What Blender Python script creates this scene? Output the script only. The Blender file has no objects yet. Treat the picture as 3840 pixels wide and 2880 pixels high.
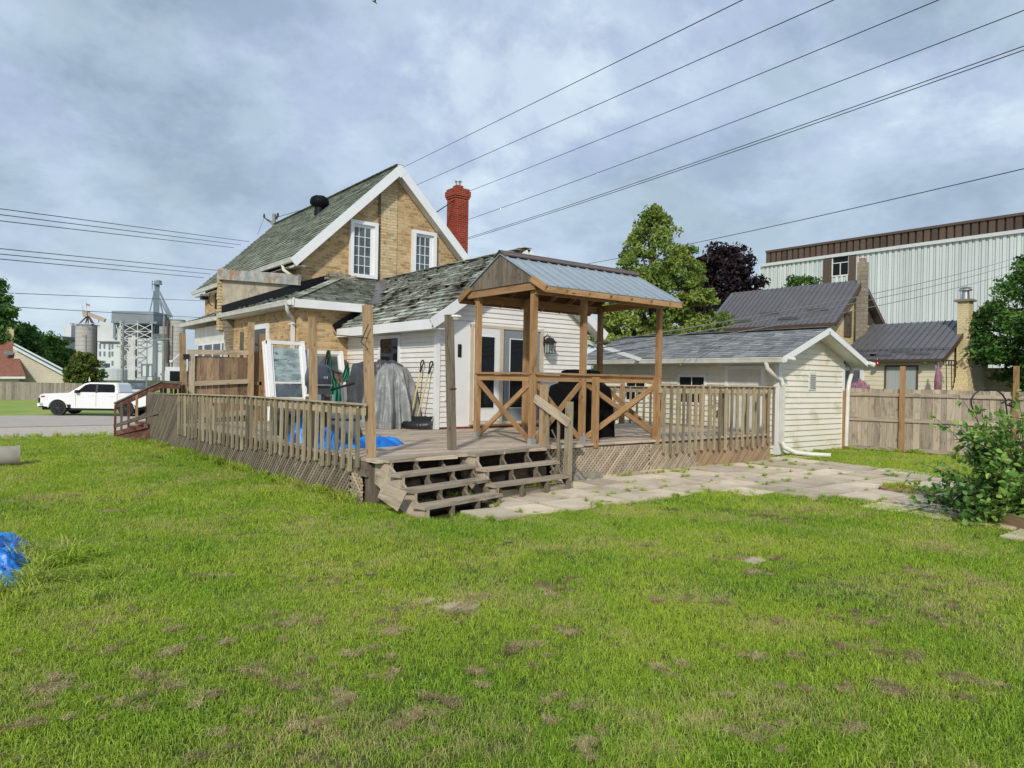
import bpy, math, random
import numpy as np
from mathutils import Vector, Matrix, noise as mnoise
random.seed(7); rng=np.random.default_rng(7)
sc=bpy.context.scene; COL=sc.collection
# ---------------- camera: solved from the photograph's vanishing points ----------------
F=2640.;CX,CY=1920.,1440.;H=1.6
_roll=math.atan(.0188)
_hy=1388+.0188*(CX+115)
_pitch=math.atan((CY-_hy)*math.cos(_roll)/F)
_yaw=math.radians(90-37.6)
f_=np.array([math.cos(_yaw)*math.cos(_pitch),math.sin(_yaw)*math.cos(_pitch),-math.sin(_pitch)])
r0=np.array([math.sin(_yaw),-math.cos(_yaw),0.]);u0=np.cross(r0,f_)
_c,_s=math.cos(_roll),math.sin(_roll)
r_=r0*_c+u0*_s;u_=-r0*_s+u0*_c
C0=np.array([0,0,H]); FH=np.array([math.cos(_yaw),math.sin(_yaw),0.])
def ray(p): return f_+r_*(p[0]-CX)/F+u_*(CY-p[1])/F
def onZ(p,Z=0.): d=ray(p);return C0+d*((Z-H)/d[2])
def onX(p,X): d=ray(p);return C0+d*(X/d[0])
def onY(p,Y): d=ray(p);return C0+d*(Y/d[1])
def dep(p,t): return C0+ray(p)*t
def onP(p,p0,dv):
    n=np.array([-dv[1],dv[0],0.]);d=ray(p);t=((np.array(p0,float)-C0)@n)/(d@n);return C0+d*t
cam=bpy.data.cameras.new("camera");co=bpy.data.objects.new("camera",cam);COL.objects.link(co)
cam.sensor_width=36;cam.lens=36*F/3840;cam.clip_start=.05;cam.clip_end=3000
co.matrix_world=Matrix(((r_[0],u_[0],-f_[0],0),(r_[1],u_[1],-f_[1],0),(r_[2],u_[2],-f_[2],H),(0,0,0,1)))
sc.camera=co
sc.view_settings.view_transform='Standard';sc.view_settings.look='None';sc.view_settings.gamma=1;sc.view_settings.exposure=0.36
# ---------------- sky and sun ----------------
SUN=Vector((.47,.43,-.43)).normalized()      # direction the light travels
elev=math.asin(-SUN.z); az=math.atan2(-SUN.x,-SUN.y)
W=bpy.data.worlds.new("World");sc.world=W;W.use_nodes=True
nt=W.node_tree;N=nt.nodes;L=nt.links;bg=N['Background']
sky=N.new('ShaderNodeTexSky');sky.sky_type='NISHITA';sky.sun_disc=False;sky.sun_elevation=elev;sky.sun_rotation=az;sky.altitude=300;sky.dust_density=2
tc=N.new('ShaderNodeTexCoord')
sep=N.new('ShaderNodeSeparateXYZ');L.new(tc.outputs['Generated'],sep.inputs[0])
zz=N.new('ShaderNodeMath');zz.operation='ABSOLUTE';L.new(sep.outputs[2],zz.inputs[0])
za=N.new('ShaderNodeMath');za.operation='ADD';za.inputs[1].default_value=.42;L.new(zz.outputs[0],za.inputs[0])
dx=N.new('ShaderNodeMath');dx.operation='DIVIDE';L.new(sep.outputs[0],dx.inputs[0]);L.new(za.outputs[0],dx.inputs[1])
dy=N.new('ShaderNodeMath');dy.operation='DIVIDE';L.new(sep.outputs[1],dy.inputs[0]);L.new(za.outputs[0],dy.inputs[1])
cb=N.new('ShaderNodeCombineXYZ');L.new(dx.outputs[0],cb.inputs[0]);L.new(dy.outputs[0],cb.inputs[1])
def wn(scale,detail,rough,off,dist=0.):
    n=N.new('ShaderNodeTexNoise');n.inputs['Scale'].default_value=scale;n.inputs['Detail'].default_value=detail;n.inputs['Roughness'].default_value=rough;n.inputs['Distortion'].default_value=dist
    m=N.new('ShaderNodeVectorMath');m.operation='ADD';m.inputs[1].default_value=off;L.new(cb.outputs[0],m.inputs[0]);L.new(m.outputs[0],n.inputs['Vector']);return n
def ramp(n,stops):
    r=N.new('ShaderNodeValToRGB');r.color_ramp.interpolation='EASE'
    while len(r.color_ramp.elements)<len(stops): r.color_ramp.elements.new(.5)
    for e,(p,c) in zip(r.color_ramp.elements,stops): e.position=p;e.color=(*c,1)
    L.new(n.outputs[0],r.inputs[0]);return r
n1=wn(1.9,8,.6,(3.1,7.7,0),.15)
rA=ramp(n1,[(.36,(2.0,2.7,3.4)),(.45,(2.9,3.75,4.7)),(.53,(3.9,4.7,6.2)),(.64,(6.4,7.5,8.2))])
n2=wn(4.6,7,.62,(11.3,2.2,4),.15)
rB=ramp(n2,[(.38,(3.0,3.7,5.3)),(.62,(5.2,6.4,7.2))])
mx=N.new('ShaderNodeMix');mx.data_type='RGBA';mx.inputs[0].default_value=.38;L.new(rA.outputs[0],mx.inputs[6]);L.new(rB.outputs[0],mx.inputs[7])
# thin places where blue sky tints the cloud, and paler air at the horizon
mz=N.new('ShaderNodeMapRange');mz.inputs[1].default_value=0;mz.inputs[2].default_value=.33;mz.inputs[3].default_value=.62;mz.inputs[4].default_value=0;L.new(zz.outputs[0],mz.inputs[0])
mh=N.new('ShaderNodeMix');mh.data_type='RGBA';mh.inputs[7].default_value=(4.5,5.5,6.3,1);L.new(mz.outputs[0],mh.inputs[0]);L.new(mx.outputs[2],mh.inputs[6])
ms=N.new('ShaderNodeMix');ms.data_type='RGBA';ms.inputs[0].default_value=.10;L.new(mh.outputs[2],ms.inputs[6]);L.new(sky.outputs[0],ms.inputs[7])
L.new(ms.outputs[2],bg.inputs[0]);bg.inputs[1].default_value=.1
sl=bpy.data.lights.new("sun","SUN");so=bpy.data.objects.new("sun",sl);COL.objects.link(so)
sl.energy=2.35;sl.angle=math.radians(3);sl.color=(1,.95,.86);so.rotation_euler=SUN.to_track_quat('-Z','Y').to_euler();so.location=(-20,-20,30)

# ---------------- materials ----------------
def newmat(name):
    m=bpy.data.materials.new(name);m.use_nodes=True;nt=m.node_tree;return m,nt.nodes,nt.links,nt.nodes['Principled BSDF']
def coordn(N,L,coord,scale):
    if coord=='World':
        g=N.new('ShaderNodeNewGeometry');o=g.outputs['Position']
    else:
        t=N.new('ShaderNodeTexCoord');o=t.outputs[coord]
    mp=N.new('ShaderNodeMapping');mp.inputs['Scale'].default_value=scale;L.new(o,mp.inputs[0]);return mp.outputs[0]
def nz(N,L,vec,scale=1,detail=5,rough=.6,dist=0):
    n=N.new('ShaderNodeTexNoise');n.inputs['Scale'].default_value=scale;n.inputs['Detail'].default_value=detail;n.inputs['Roughness'].default_value=rough;n.inputs['Distortion'].default_value=dist
    L.new(vec,n.inputs['Vector']);return n.outputs[0]
def rng_(N,L,v,a,b,c=0.,d=1.):
    m=N.new('ShaderNodeMapRange');m.inputs[1].default_value=a;m.inputs[2].default_value=b;m.inputs[3].default_value=c;m.inputs[4].default_value=d;L.new(v,m.inputs[0]);return m.outputs[0]
def mix(N,L,fac,a,b,bt='MIX'):
    m=N.new('ShaderNodeMix');m.data_type='RGBA';m.blend_type=bt
    for i,v in ((0,fac),(6,a),(7,b)):
        if hasattr(v,'is_linked'): L.new(v,m.inputs[i])
        elif i==0: m.inputs[0].default_value=v
        else: m.inputs[i].default_value=(*v,1)
    return m.outputs[2]
def tintmul(N,L,col,amt):
    a=N.new('ShaderNodeAttribute');a.attribute_name='tint'
    v=rng_(N,L,a.outputs['Fac'],0,1,1-amt,1+amt)
    m=N.new('ShaderNodeVectorMath');m.operation='SCALE';L.new(col,m.inputs[0]);L.new(v,m.inputs['Scale']);return m.outputs[0]
def bump(N,L,b,h,strength=.5,dist=.01):
    n=N.new('ShaderNodeBump');n.inputs['Strength'].default_value=strength;n.inputs['Distance'].default_value=dist;L.new(h,n.inputs['Height']);L.new(n.outputs[0],b.inputs['Normal'])
def noisy(name,c1,c2,scale=(1,1,1),ns=3.,coord='World',rough=.8,lo=.38,hi=.62,tint=0.,bs=.3,bd=.01,bns=40.,metallic=0.,spec=.3,c3=None,c3r=(.55,.7),c3s=1.2):
    m,N,L,b=newmat(name);v=coordn(N,L,coord,scale)
    col=mix(N,L,rng_(N,L,nz(N,L,v,ns),lo,hi),c1,c2)
    if c3: col=mix(N,L,rng_(N,L,nz(N,L,v,c3s,6,.65,.4),*c3r),col,c3)
    if tint: col=tintmul(N,L,col,tint)
    L.new(col,b.inputs['Base Color']);b.inputs['Roughness'].default_value=rough;b.inputs['Metallic'].default_value=metallic;b.inputs['Specular IOR Level'].default_value=spec
    if bs: bump(N,L,b,nz(N,L,v,bns,4,.6),bs,bd)
    return m
def wood(name,c1,c2,c3,amt=.25,knots=True,rough=.85,c3r=(.5,.72)):
    # grain runs along U (metres)
    m,N,L,b=newmat(name);v=coordn(N,L,'UV',(1.2,28,1));g=nz(N,L,v,1.5,6,.65,.6)
    col=mix(N,L,rng_(N,L,g,.32,.68),c1,c2)
    v2=coordn(N,L,'UV',(1.3,5,1));col=mix(N,L,rng_(N,L,nz(N,L,v2,1.6,5,.7),*c3r),col,c3)
    if knots:
        v3=coordn(N,L,'UV',(3.0,9,1));vo=N.new('ShaderNodeTexVoronoi');vo.inputs['Scale'].default_value=1.;L.new(v3,vo.inputs['Vector'])
        col=mix(N,L,rng_(N,L,vo.outputs[0],.05,.13,1,0),col,(c3[0]*.45,c3[1]*.4,c3[2]*.35))
    col=tintmul(N,L,col,amt);L.new(col,b.inputs['Base Color']);b.inputs['Roughness'].default_value=rough;b.inputs['Specular IOR Level'].default_value=.2
    bump(N,L,b,g,.5,.006);return m
def brick(name,c1,c2,mortar,stain,bw=.23,bh=.082,ms=.011,dark=(.1,.07,.04)):
    m,N,L,b=newmat(name);v=coordn(N,L,'UV',(1,1,1))
    w=N.new('ShaderNodeVectorMath');w.operation='ADD'
    nn=N.new('ShaderNodeTexNoise');nn.inputs['Scale'].default_value=2.3;L.new(v,nn.inputs['Vector']);sc_=N.new('ShaderNodeVectorMath');sc_.operation='SCALE';sc_.inputs['Scale'].default_value=.02;L.new(nn.outputs['Color'],sc_.inputs[0]);L.new(v,w.inputs[0]);L.new(sc_.outputs[0],w.inputs[1])
    t=N.new('ShaderNodeTexBrick');t.inputs['Scale'].default_value=1;t.inputs['Brick Width'].default_value=bw;t.inputs['Row Height'].default_value=bh;t.inputs['Mortar Size'].default_value=ms;t.inputs['Mortar Smooth'].default_value=.3;t.inputs['Bias'].default_value=-.15
    t.inputs['Color1'].default_value=(*c1,1);t.inputs['Color2'].default_value=(*c2,1);t.inputs['Mortar'].default_value=(*mortar,1);L.new(w.outputs[0],t.inputs['Vector'])
    col=mix(N,L,rng_(N,L,nz(N,L,v,1.1,5,.65),.5,.68,0,.65),t.outputs[0],stain,'MULTIPLY')
    col=mix(N,L,rng_(N,L,nz(N,L,v,7,3,.6),.56,.7,0,.55),col,dark)
    # individual weathered bricks
    wn_=N.new('ShaderNodeTexBrick');wn_.inputs['Scale'].default_value=1;wn_.inputs['Brick Width'].default_value=bw;wn_.inputs['Row Height'].default_value=bh;wn_.inputs['Mortar Size'].default_value=ms;wn_.inputs['Bias'].default_value=-.72;wn_.inputs['Color1'].default_value=(0,0,0,1);wn_.inputs['Color2'].default_value=(1,1,1,1);wn_.inputs['Mortar'].default_value=(0,0,0,1);L.new(w.outputs[0],wn_.inputs['Vector'])
    col=mix(N,L,wn_.outputs[0],col,dark)
    L.new(col,b.inputs['Base Color']);b.inputs['Roughness'].default_value=.9;b.inputs['Specular IOR Level'].default_value=.15
    iv=N.new('ShaderNodeMath');iv.operation='SUBTRACT';iv.inputs[0].default_value=1;L.new(t.outputs['Fac'],iv.inputs[1])
    ad=N.new('ShaderNodeMath');ad.operation='MULTIPLY_ADD';L.new(nz(N,L,v,30,4,.7),ad.inputs[0]);ad.inputs[1].default_value=.5;L.new(iv.outputs[0],ad.inputs[2])
    bump(N,L,b,ad.outputs[0],.8,.012);return m
def plain(name,c,rough=.5,metallic=0.,spec=.5,tint=0.,var=.12,ns=4.,coat=0.):
    c2=tuple(x*(1-var) for x in c)
    m=noisy(name,c,c2,ns=ns,rough=rough,metallic=metallic,spec=spec,tint=tint,bs=0);m.node_tree.nodes['Principled BSDF'].inputs['Coat Weight'].default_value=coat;return m
def leafmat(name,c1,c2,c3,rough=.55,trans=.25):
    m,N,L,b=newmat(name);v=coordn(N,L,'World',(1,1,1));a=N.new('ShaderNodeAttribute');a.attribute_name='tint'
    col=mix(N,L,a.outputs['Fac'],c1,c2);col=mix(N,L,rng_(N,L,nz(N,L,v,.9,4),.5,.7,0,.8),col,c3)
    L.new(col,b.inputs['Base Color']);b.inputs['Roughness'].default_value=rough;b.inputs['Specular IOR Level'].default_value=.25
    tr=N.new('ShaderNodeBsdfTranslucent');L.new(col,tr.inputs[0]);mixs=N.new('ShaderNodeMixShader');mixs.inputs[0].default_value=trans
    out=N['Material Output'];L.new(b.outputs[0],mixs.inputs[1]);L.new(tr.outputs[0],mixs.inputs[2]);L.new(mixs.outputs[0],out.inputs[0]);return m
M={}
M['deck']=wood('weathered_deck_boards',(.60,.50,.385),(.36,.285,.21),(.20,.15,.105),.24)
M['step']=wood('weathered_step_boards',(.50,.42,.32),(.30,.24,.17),(.15,.11,.075),.22)
M['newwood']=wood('tan_treated_lumber',(.44,.265,.13),(.28,.16,.072),(.19,.10,.045),.26)
M['oldwood']=wood('grey_old_lumber',(.24,.20,.15),(.13,.105,.075),(.07,.055,.04),.2)
M['postwood']=wood('pale_brown_posts',(.47,.33,.19),(.31,.205,.11),(.16,.095,.05),.14)
M['darkply']=wood('shade_dark_plywood',(.15,.075,.035),(.09,.045,.022),(.05,.03,.018),.15)  # gazebo roof underside, colour darkened in place of shade
M['algae']=wood('green_tinged_pickets',(.37,.315,.215),(.245,.205,.13),(.11,.105,.05),.36,False)
M['railcap']=wood('pale_rail_boards',(.50,.415,.29),(.36,.29,.19),(.2,.155,.1),.18)
M['redwood']=wood('worn_red_paint',(.15,.05,.035),(.10,.04,.028),(.24,.18,.12),.25,False)
M['lattice']=wood('grey_lattice',(.32,.27,.2),(.19,.155,.11),(.09,.075,.045),.28,False)
M['latdark']=wood('dark_grey_lattice',(.27,.23,.175),(.17,.14,.1),(.08,.07,.04),.28,False)
M['lattan']=wood('tan_lattice',(.44,.305,.195),(.31,.21,.125),(.2,.14,.085),.16,False)
M['latgrey']=wood('pale_lattice',(.50,.415,.305),(.34,.265,.185),(.2,.15,.09),.22,False)
M['cedar']=wood('cedar_fence_boards',(.36,.24,.145),(.20,.135,.085),(.10,.065,.045),.35)
M['greyfence']=wood('grey_fence_boards',(.46,.39,.30),(.28,.23,.17),(.13,.095,.065),.26)
M['farfence']=wood('pale_grey_fence',(.33,.30,.25),(.22,.19,.15),(.14,.12,.1),.25,False)
M['trim']=plain('white_painted_trim',(.80,.80,.79),.45,var=.07,ns=2)
M['gutter']=noisy('cream_gutter_metal',(.72,.71,.66),(.60,.58,.50),ns=3,rough=.4,bs=0,c3=(.38,.35,.27),c3r=(.62,.8))
M['siding']=noisy('white_vinyl_siding',(.78,.76,.71),(.71,.68,.62),tint=.05,ns=1.4,rough=.5,bs=.1,bns=20,c3=(.60,.54,.42),c3r=(.56,.78),c3s=1.7)
M['creamtrim']=plain('tan_door_trim',(.62,.52,.38),.5)
M['cream']=noisy('cream_vinyl_siding',(.80,.76,.65),(.74,.69,.56),ns=1.2,rough=.55,bs=.08,c3=(.50,.46,.28),c3r=(.52,.74),c3s=2.2)
M['tan']=noisy('tan_lap_siding',(.56,.50,.40),(.50,.44,.35),ns=.8,rough=.7,bs=0)
M['cream2']=noisy('cream_neighbour_siding',(.74,.68,.50),(.67,.60,.42),ns=.8,rough=.6,bs=0)
M['brick']=brick('yellow_brick',(.60,.42,.21),(.43,.275,.12),(.56,.44,.29),(.55,.44,.33))
M['brickpale']=brick('pale_yellow_brick',(.68,.52,.30),(.52,.38,.19),(.46,.38,.25),(.75,.66,.5))
M['redbrick']=brick('red_chimney_brick',(.33,.045,.022),(.23,.03,.016),(.40,.2,.14),(.7,.55,.5),bw=.2,bh=.072,ms=.007,dark=(.12,.02,.012))
M['palebrick']=brick('neighbour_yellow_brick',(.72,.60,.33),(.64,.52,.27),(.55,.48,.33),(.8,.75,.6),dark=(.4,.33,.18))
M['greybrick']=brick('grey_block',(.36,.31,.23),(.27,.23,.17),(.22,.19,.15),(.7,.65,.6),bw=.4,bh=.2,dark=(.12,.1,.08))
M['stucco']=noisy('worn_stucco',(.46,.41,.31),(.33,.29,.22),ns=2.5,rough=.9,c3=(.24,.2,.15),c3r=(.55,.65),bs=.5,bns=12)
M['beam']=noisy('peeling_painted_beam',(.42,.42,.38),(.24,.27,.26),ns=4,rough=.7,c3=(.36,.19,.11),c3r=(.52,.62),c3s=3.2,bs=.3)
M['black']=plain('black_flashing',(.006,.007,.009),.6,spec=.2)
def shingle(name,c1,c2,c3,tint,c3r):
    return noisy(name,c1,c2,ns=6,rough=.95,tint=tint,c3=c3,c3r=c3r,c3s=1.6,bs=.6,bns=70,spec=.15)
M['shwing']=shingle('dark_mossy_shingles',(.31,.33,.27),(.20,.215,.17),(.08,.075,.05),.4,(.5,.68))
M['shgreen']=shingle('green_grey_shingles',(.27,.295,.235),(.21,.23,.175),(.10,.11,.07),.28,(.56,.74))
M['shold']=shingle('mossy_old_shingles',(.46,.48,.41),(.30,.315,.26),(.075,.06,.045),.48,(.5,.62))
M['shgrey']=shingle('grey_shingles',(.27,.28,.285),(.21,.218,.225),(.16,.165,.17),.34,(.6,.8))
M['shred']=shingle('brown_red_shingles',(.26,.12,.085),(.18,.08,.055),(.11,.05,.04),.3,(.6,.8))
M['underlay']=plain('roof_underlay',(.04,.036,.03),.9)
def metalroof(name,c,rough,metallic,rib=.23):
    m,N,L,b=newmat(name);v=coordn(N,L,'UV',(1,1,1));s=N.new('ShaderNodeSeparateXYZ');L.new(v,s.inputs[0])
    col=mix(N,L,rng_(N,L,nz(N,L,v,2.,5),.35,.65),c,tuple(x*.82 for x in c));L.new(col,b.inputs['Base Color']);b.inputs['Roughness'].default_value=rough;b.inputs['Metallic'].default_value=metallic;return m
M['galv']=metalroof('galvanised_roof_sheet',(.37,.43,.475),.5,.15)
M['darkmetal']=metalroof('brown_grey_roof_sheet',(.15,.145,.15),.42,.2)
M['brownmetal']=plain('brown_sheet_metal',(.10,.065,.045),.5,tint=.25)
M['corr']=noisy('pale_green_sheet',(.60,.645,.625),(.56,.60,.585),ns=.15,rough=.5,bs=0,tint=.1)
M['glass']=plain('dark_window_glass',(.008,.01,.011),.06,spec=.22,var=.2)
M['glasslight']=noisy('reflecting_window_glass',(.10,.13,.14),(.045,.06,.065),ns=2,rough=.06,spec=.9,bs=0)
M['milky']=noisy('film_covered_glass',(.34,.42,.41),(.16,.21,.21),scale=(1,1,3),ns=3.5,lo=.42,hi=.6,rough=.15,spec=.6,bs=0,c3=(.08,.11,.11),c3r=(.55,.62),c3s=5)
M['curtain']=noisy('pale_curtain',(.42,.45,.42),(.33,.36,.34),scale=(12,12,.3),ns=3,rough=.4,bs=0)
M['blackpl']=plain('black_plastic',(.015,.015,.017),.4,spec=.3)
M['greypl']=plain('grey_plastic',(.17,.195,.225),.45)
M['darkgrey']=plain('dark_grey_plastic',(.055,.065,.075),.45)
M['cowl']=plain('outboard_cowl',(.045,.055,.075),.3,coat=.4)
M['silver']=plain('silver_metal',(.5,.5,.5),.35,metallic=.8)
M['galvplain']=plain('galvanised_steel',(.42,.45,.46),.45,metallic=.4)
M['iron']=plain('black_iron',(.012,.012,.012),.5)
M['lampglass']=plain('lamp_glass',(.42,.47,.45),.1)
def tarp(name,c1,c2,rough,bs=.35):
    return noisy(name,c1,c2,ns=5,rough=rough,bs=bs,bns=11,bd=.05,spec=.5)
M['blue']=tarp('blue_tarp',(.01,.25,.75),(.008,.13,.52),.35)
M['silvertarp']=tarp('silver_tarp',(.27,.28,.275),(.19,.195,.19),.38)
M['darktarp']=tarp('charcoal_tarp',(.06,.063,.066),(.04,.042,.045),.42)
M['greenfab']=tarp('green_cloth',(.012,.24,.13),(.01,.16,.09),.7)
M['brownfab']=tarp('brown_cloth',(.17,.115,.09),(.11,.075,.06),.85)
M['blackfab']=noisy('black_cover',(.006,.006,.007),(.004,.004,.005),ns=5,rough=.85,bs=.5,bns=16,spec=.12)
M['purple']=tarp('pink_patterned_cloth',(.32,.15,.19),(.2,.09,.12),.8)
M['shovelwood']=plain('yellow_shovel_shaft',(.62,.47,.16),.5)
M['slab']=noisy('concrete_slab',(.62,.52,.385),(.53,.44,.32),ns=3,rough=.9,tint=.24,c3=(.40,.31,.215),c3r=(.55,.74),c3s=1.5,bs=.3,bns=60,bd=.004)
M['slabred']=noisy('reddish_paver',(.46,.25,.17),(.35,.19,.13),ns=6,rough=.9,tint=.2,bs=.3)
M['concrete']=noisy('grey_concrete',(.36,.33,.28),(.27,.25,.21),ns=4,rough=.9,bs=.4)
M['silo']=noisy('silo_concrete',(.47,.45,.40),(.39,.37,.33),scale=(1,1,.25),ns=.35,rough=.9,bs=0)
M['farwhite']=noisy('far_white_wall',(.63,.65,.64),(.55,.57,.56),ns=.15,rough=.8,bs=0)
M['fargrey']=noisy('far_grey_wall',(.235,.27,.285),(.19,.22,.235),ns=.15,rough=.7,bs=0)
M['farsteel']=plain('far_blue_grey_steel',(.20,.25,.28),.6)
M['farwframe']=plain('far_white_steel',(.62,.64,.63),.6)
M['ochre']=plain('far_conveyor_paint',(.42,.34,.27),.7)
M['asphalt']=noisy('asphalt_road',(.45,.405,.35),(.39,.35,.305),ns=1.5,rough=.95,bs=.3,bns=80)
M['gravel']=noisy('gravel_shoulder',(.55,.48,.385),(.42,.36,.28),ns=9,rough=.95,bs=.8,bns=40,c3=(.50,.45,.38),c3r=(.5,.6),c3s=2)
M['paint']=plain('white_truck_paint',(.80,.80,.79),.22,var=.02,coat=.5)
M['tyre']=plain('black_tyre',(.014,.014,.014),.7)
M['redlamp']=plain('amber_red_lens',(.40,.03,.02),.2)
M['bark']=noisy('brown_bark',(.12,.085,.055),(.07,.05,.035),scale=(1,1,.3),ns=12,rough=.95,bs=.6)
M['pole']=noisy('grey_utility_pole',(.27,.27,.25),(.2,.2,.19),ns=3,rough=.9,bs=0)
M['wire']=plain('dark_cable',(.02,.024,.03),.6)
M['thinwire']=plain('pale_cable',(.22,.22,.2),.5)
M['flag']=plain('white_flag_cloth',(.7,.65,.6),.8)
M['leafgreen']=leafmat('linden_leaves',(.14,.22,.035),(.34,.40,.09),(.09,.15,.025))
M['leafdark']=leafmat('maple_leaves',(.055,.14,.028),(.13,.25,.05),(.025,.075,.016))
M['leafmid']=leafmat('mid_green_leaves',(.05,.13,.02),(.13,.23,.04),(.03,.08,.015))
M['leafpurple']=leafmat('purple_beech_leaves',(.014,.008,.010),(.036,.020,.024),(.008,.004,.006),trans=.08)
M['leafbush']=leafmat('rust_tipped_leaves',(.05,.12,.02),(.20,.20,.04),(.03,.07,.015))
M['leafshrub']=leafmat('shrub_leaves',(.10,.24,.045),(.33,.48,.10),(.05,.14,.04),rough=.4)
# lawn: blades and soil share one world-space pattern of lush, yellowed and dry places
def lawnmat(name,blade):
    m,N,L,b=newmat(name);v=coordn(N,L,'World',(1,1,1))
    lush=(.24,.42,.022) if blade else (.055,.075,.015);mid=(.44,.56,.045) if blade else (.085,.10,.022);dry=(.60,.50,.24) if blade else (.16,.12,.06)
    big=nz(N,L,v,.55,5,.6,.3);fine=nz(N,L,v,3.2,5,.7,.2)
    col=mix(N,L,rng_(N,L,big,.38,.6),lush,mid)
    if blade:
        a=N.new('ShaderNodeAttribute');a.attribute_name='tint';col=mix(N,L,rng_(N,L,a.outputs['Fac'],.45,1,0,.75),col,(.55,.66,.13));col=mix(N,L,rng_(N,L,a.outputs['Fac'],.0,.4,.8,0),col,(.07,.13,.012))
    d=N.new('ShaderNodeMath');d.operation='MULTIPLY';L.new(rng_(N,L,nz(N,L,v,1.1,4,.6,.5),.47,.66),d.inputs[0]);L.new(rng_(N,L,nz(N,L,v,9,5,.75,.2),.42,.60,0,.85),d.inputs[1])
    col=mix(N,L,d.outputs[0],col,dry)
    if not blade:
        col=mix(N,L,rng_(N,L,nz(N,L,v,14,4,.7),.5,.75,0,.6),col,(.10,.08,.045));bump(N,L,b,nz(N,L,v,30,5,.7),.8,.02)
    L.new(col,b.inputs['Base Color']);b.inputs['Roughness'].default_value=.7;b.inputs['Specular IOR Level'].default_value=.2
    if blade:
        tr=N.new('ShaderNodeBsdfTranslucent');L.new(col,tr.inputs[0]);mixs=N.new('ShaderNodeMixShader');mixs.inputs[0].default_value=.3
        out=N['Material Output'];L.new(b.outputs[0],mixs.inputs[1]);L.new(tr.outputs[0],mixs.inputs[2]);L.new(mixs.outputs[0],out.inputs[0])
    return m
M['lawn']=lawnmat('lawn_soil',False);M['blade']=lawnmat('grass_blades',True)
M['farlawn']=noisy('far_verge',(.20,.30,.045),(.30,.36,.08),ns=.6,rough=1,bs=.4,c3=(.34,.32,.13),c3r=(.55,.7))
M['sand']=noisy('bare_dry_soil',(.50,.42,.30),(.36,.29,.2),ns=9,rough=1,bs=.7,bns=40)
M['straw']=noisy('dead_grass_straw',(.46,.37,.19),(.2,.15,.075),ns=6,rough=.9,tint=.4,bs=0)
M['soil']=noisy('shade_darkened_soil',(.045,.033,.024),(.025,.018,.013),ns=8,rough=1,bs=.8)  # soil, coloured darker to suggest the black shade under the steps

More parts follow.
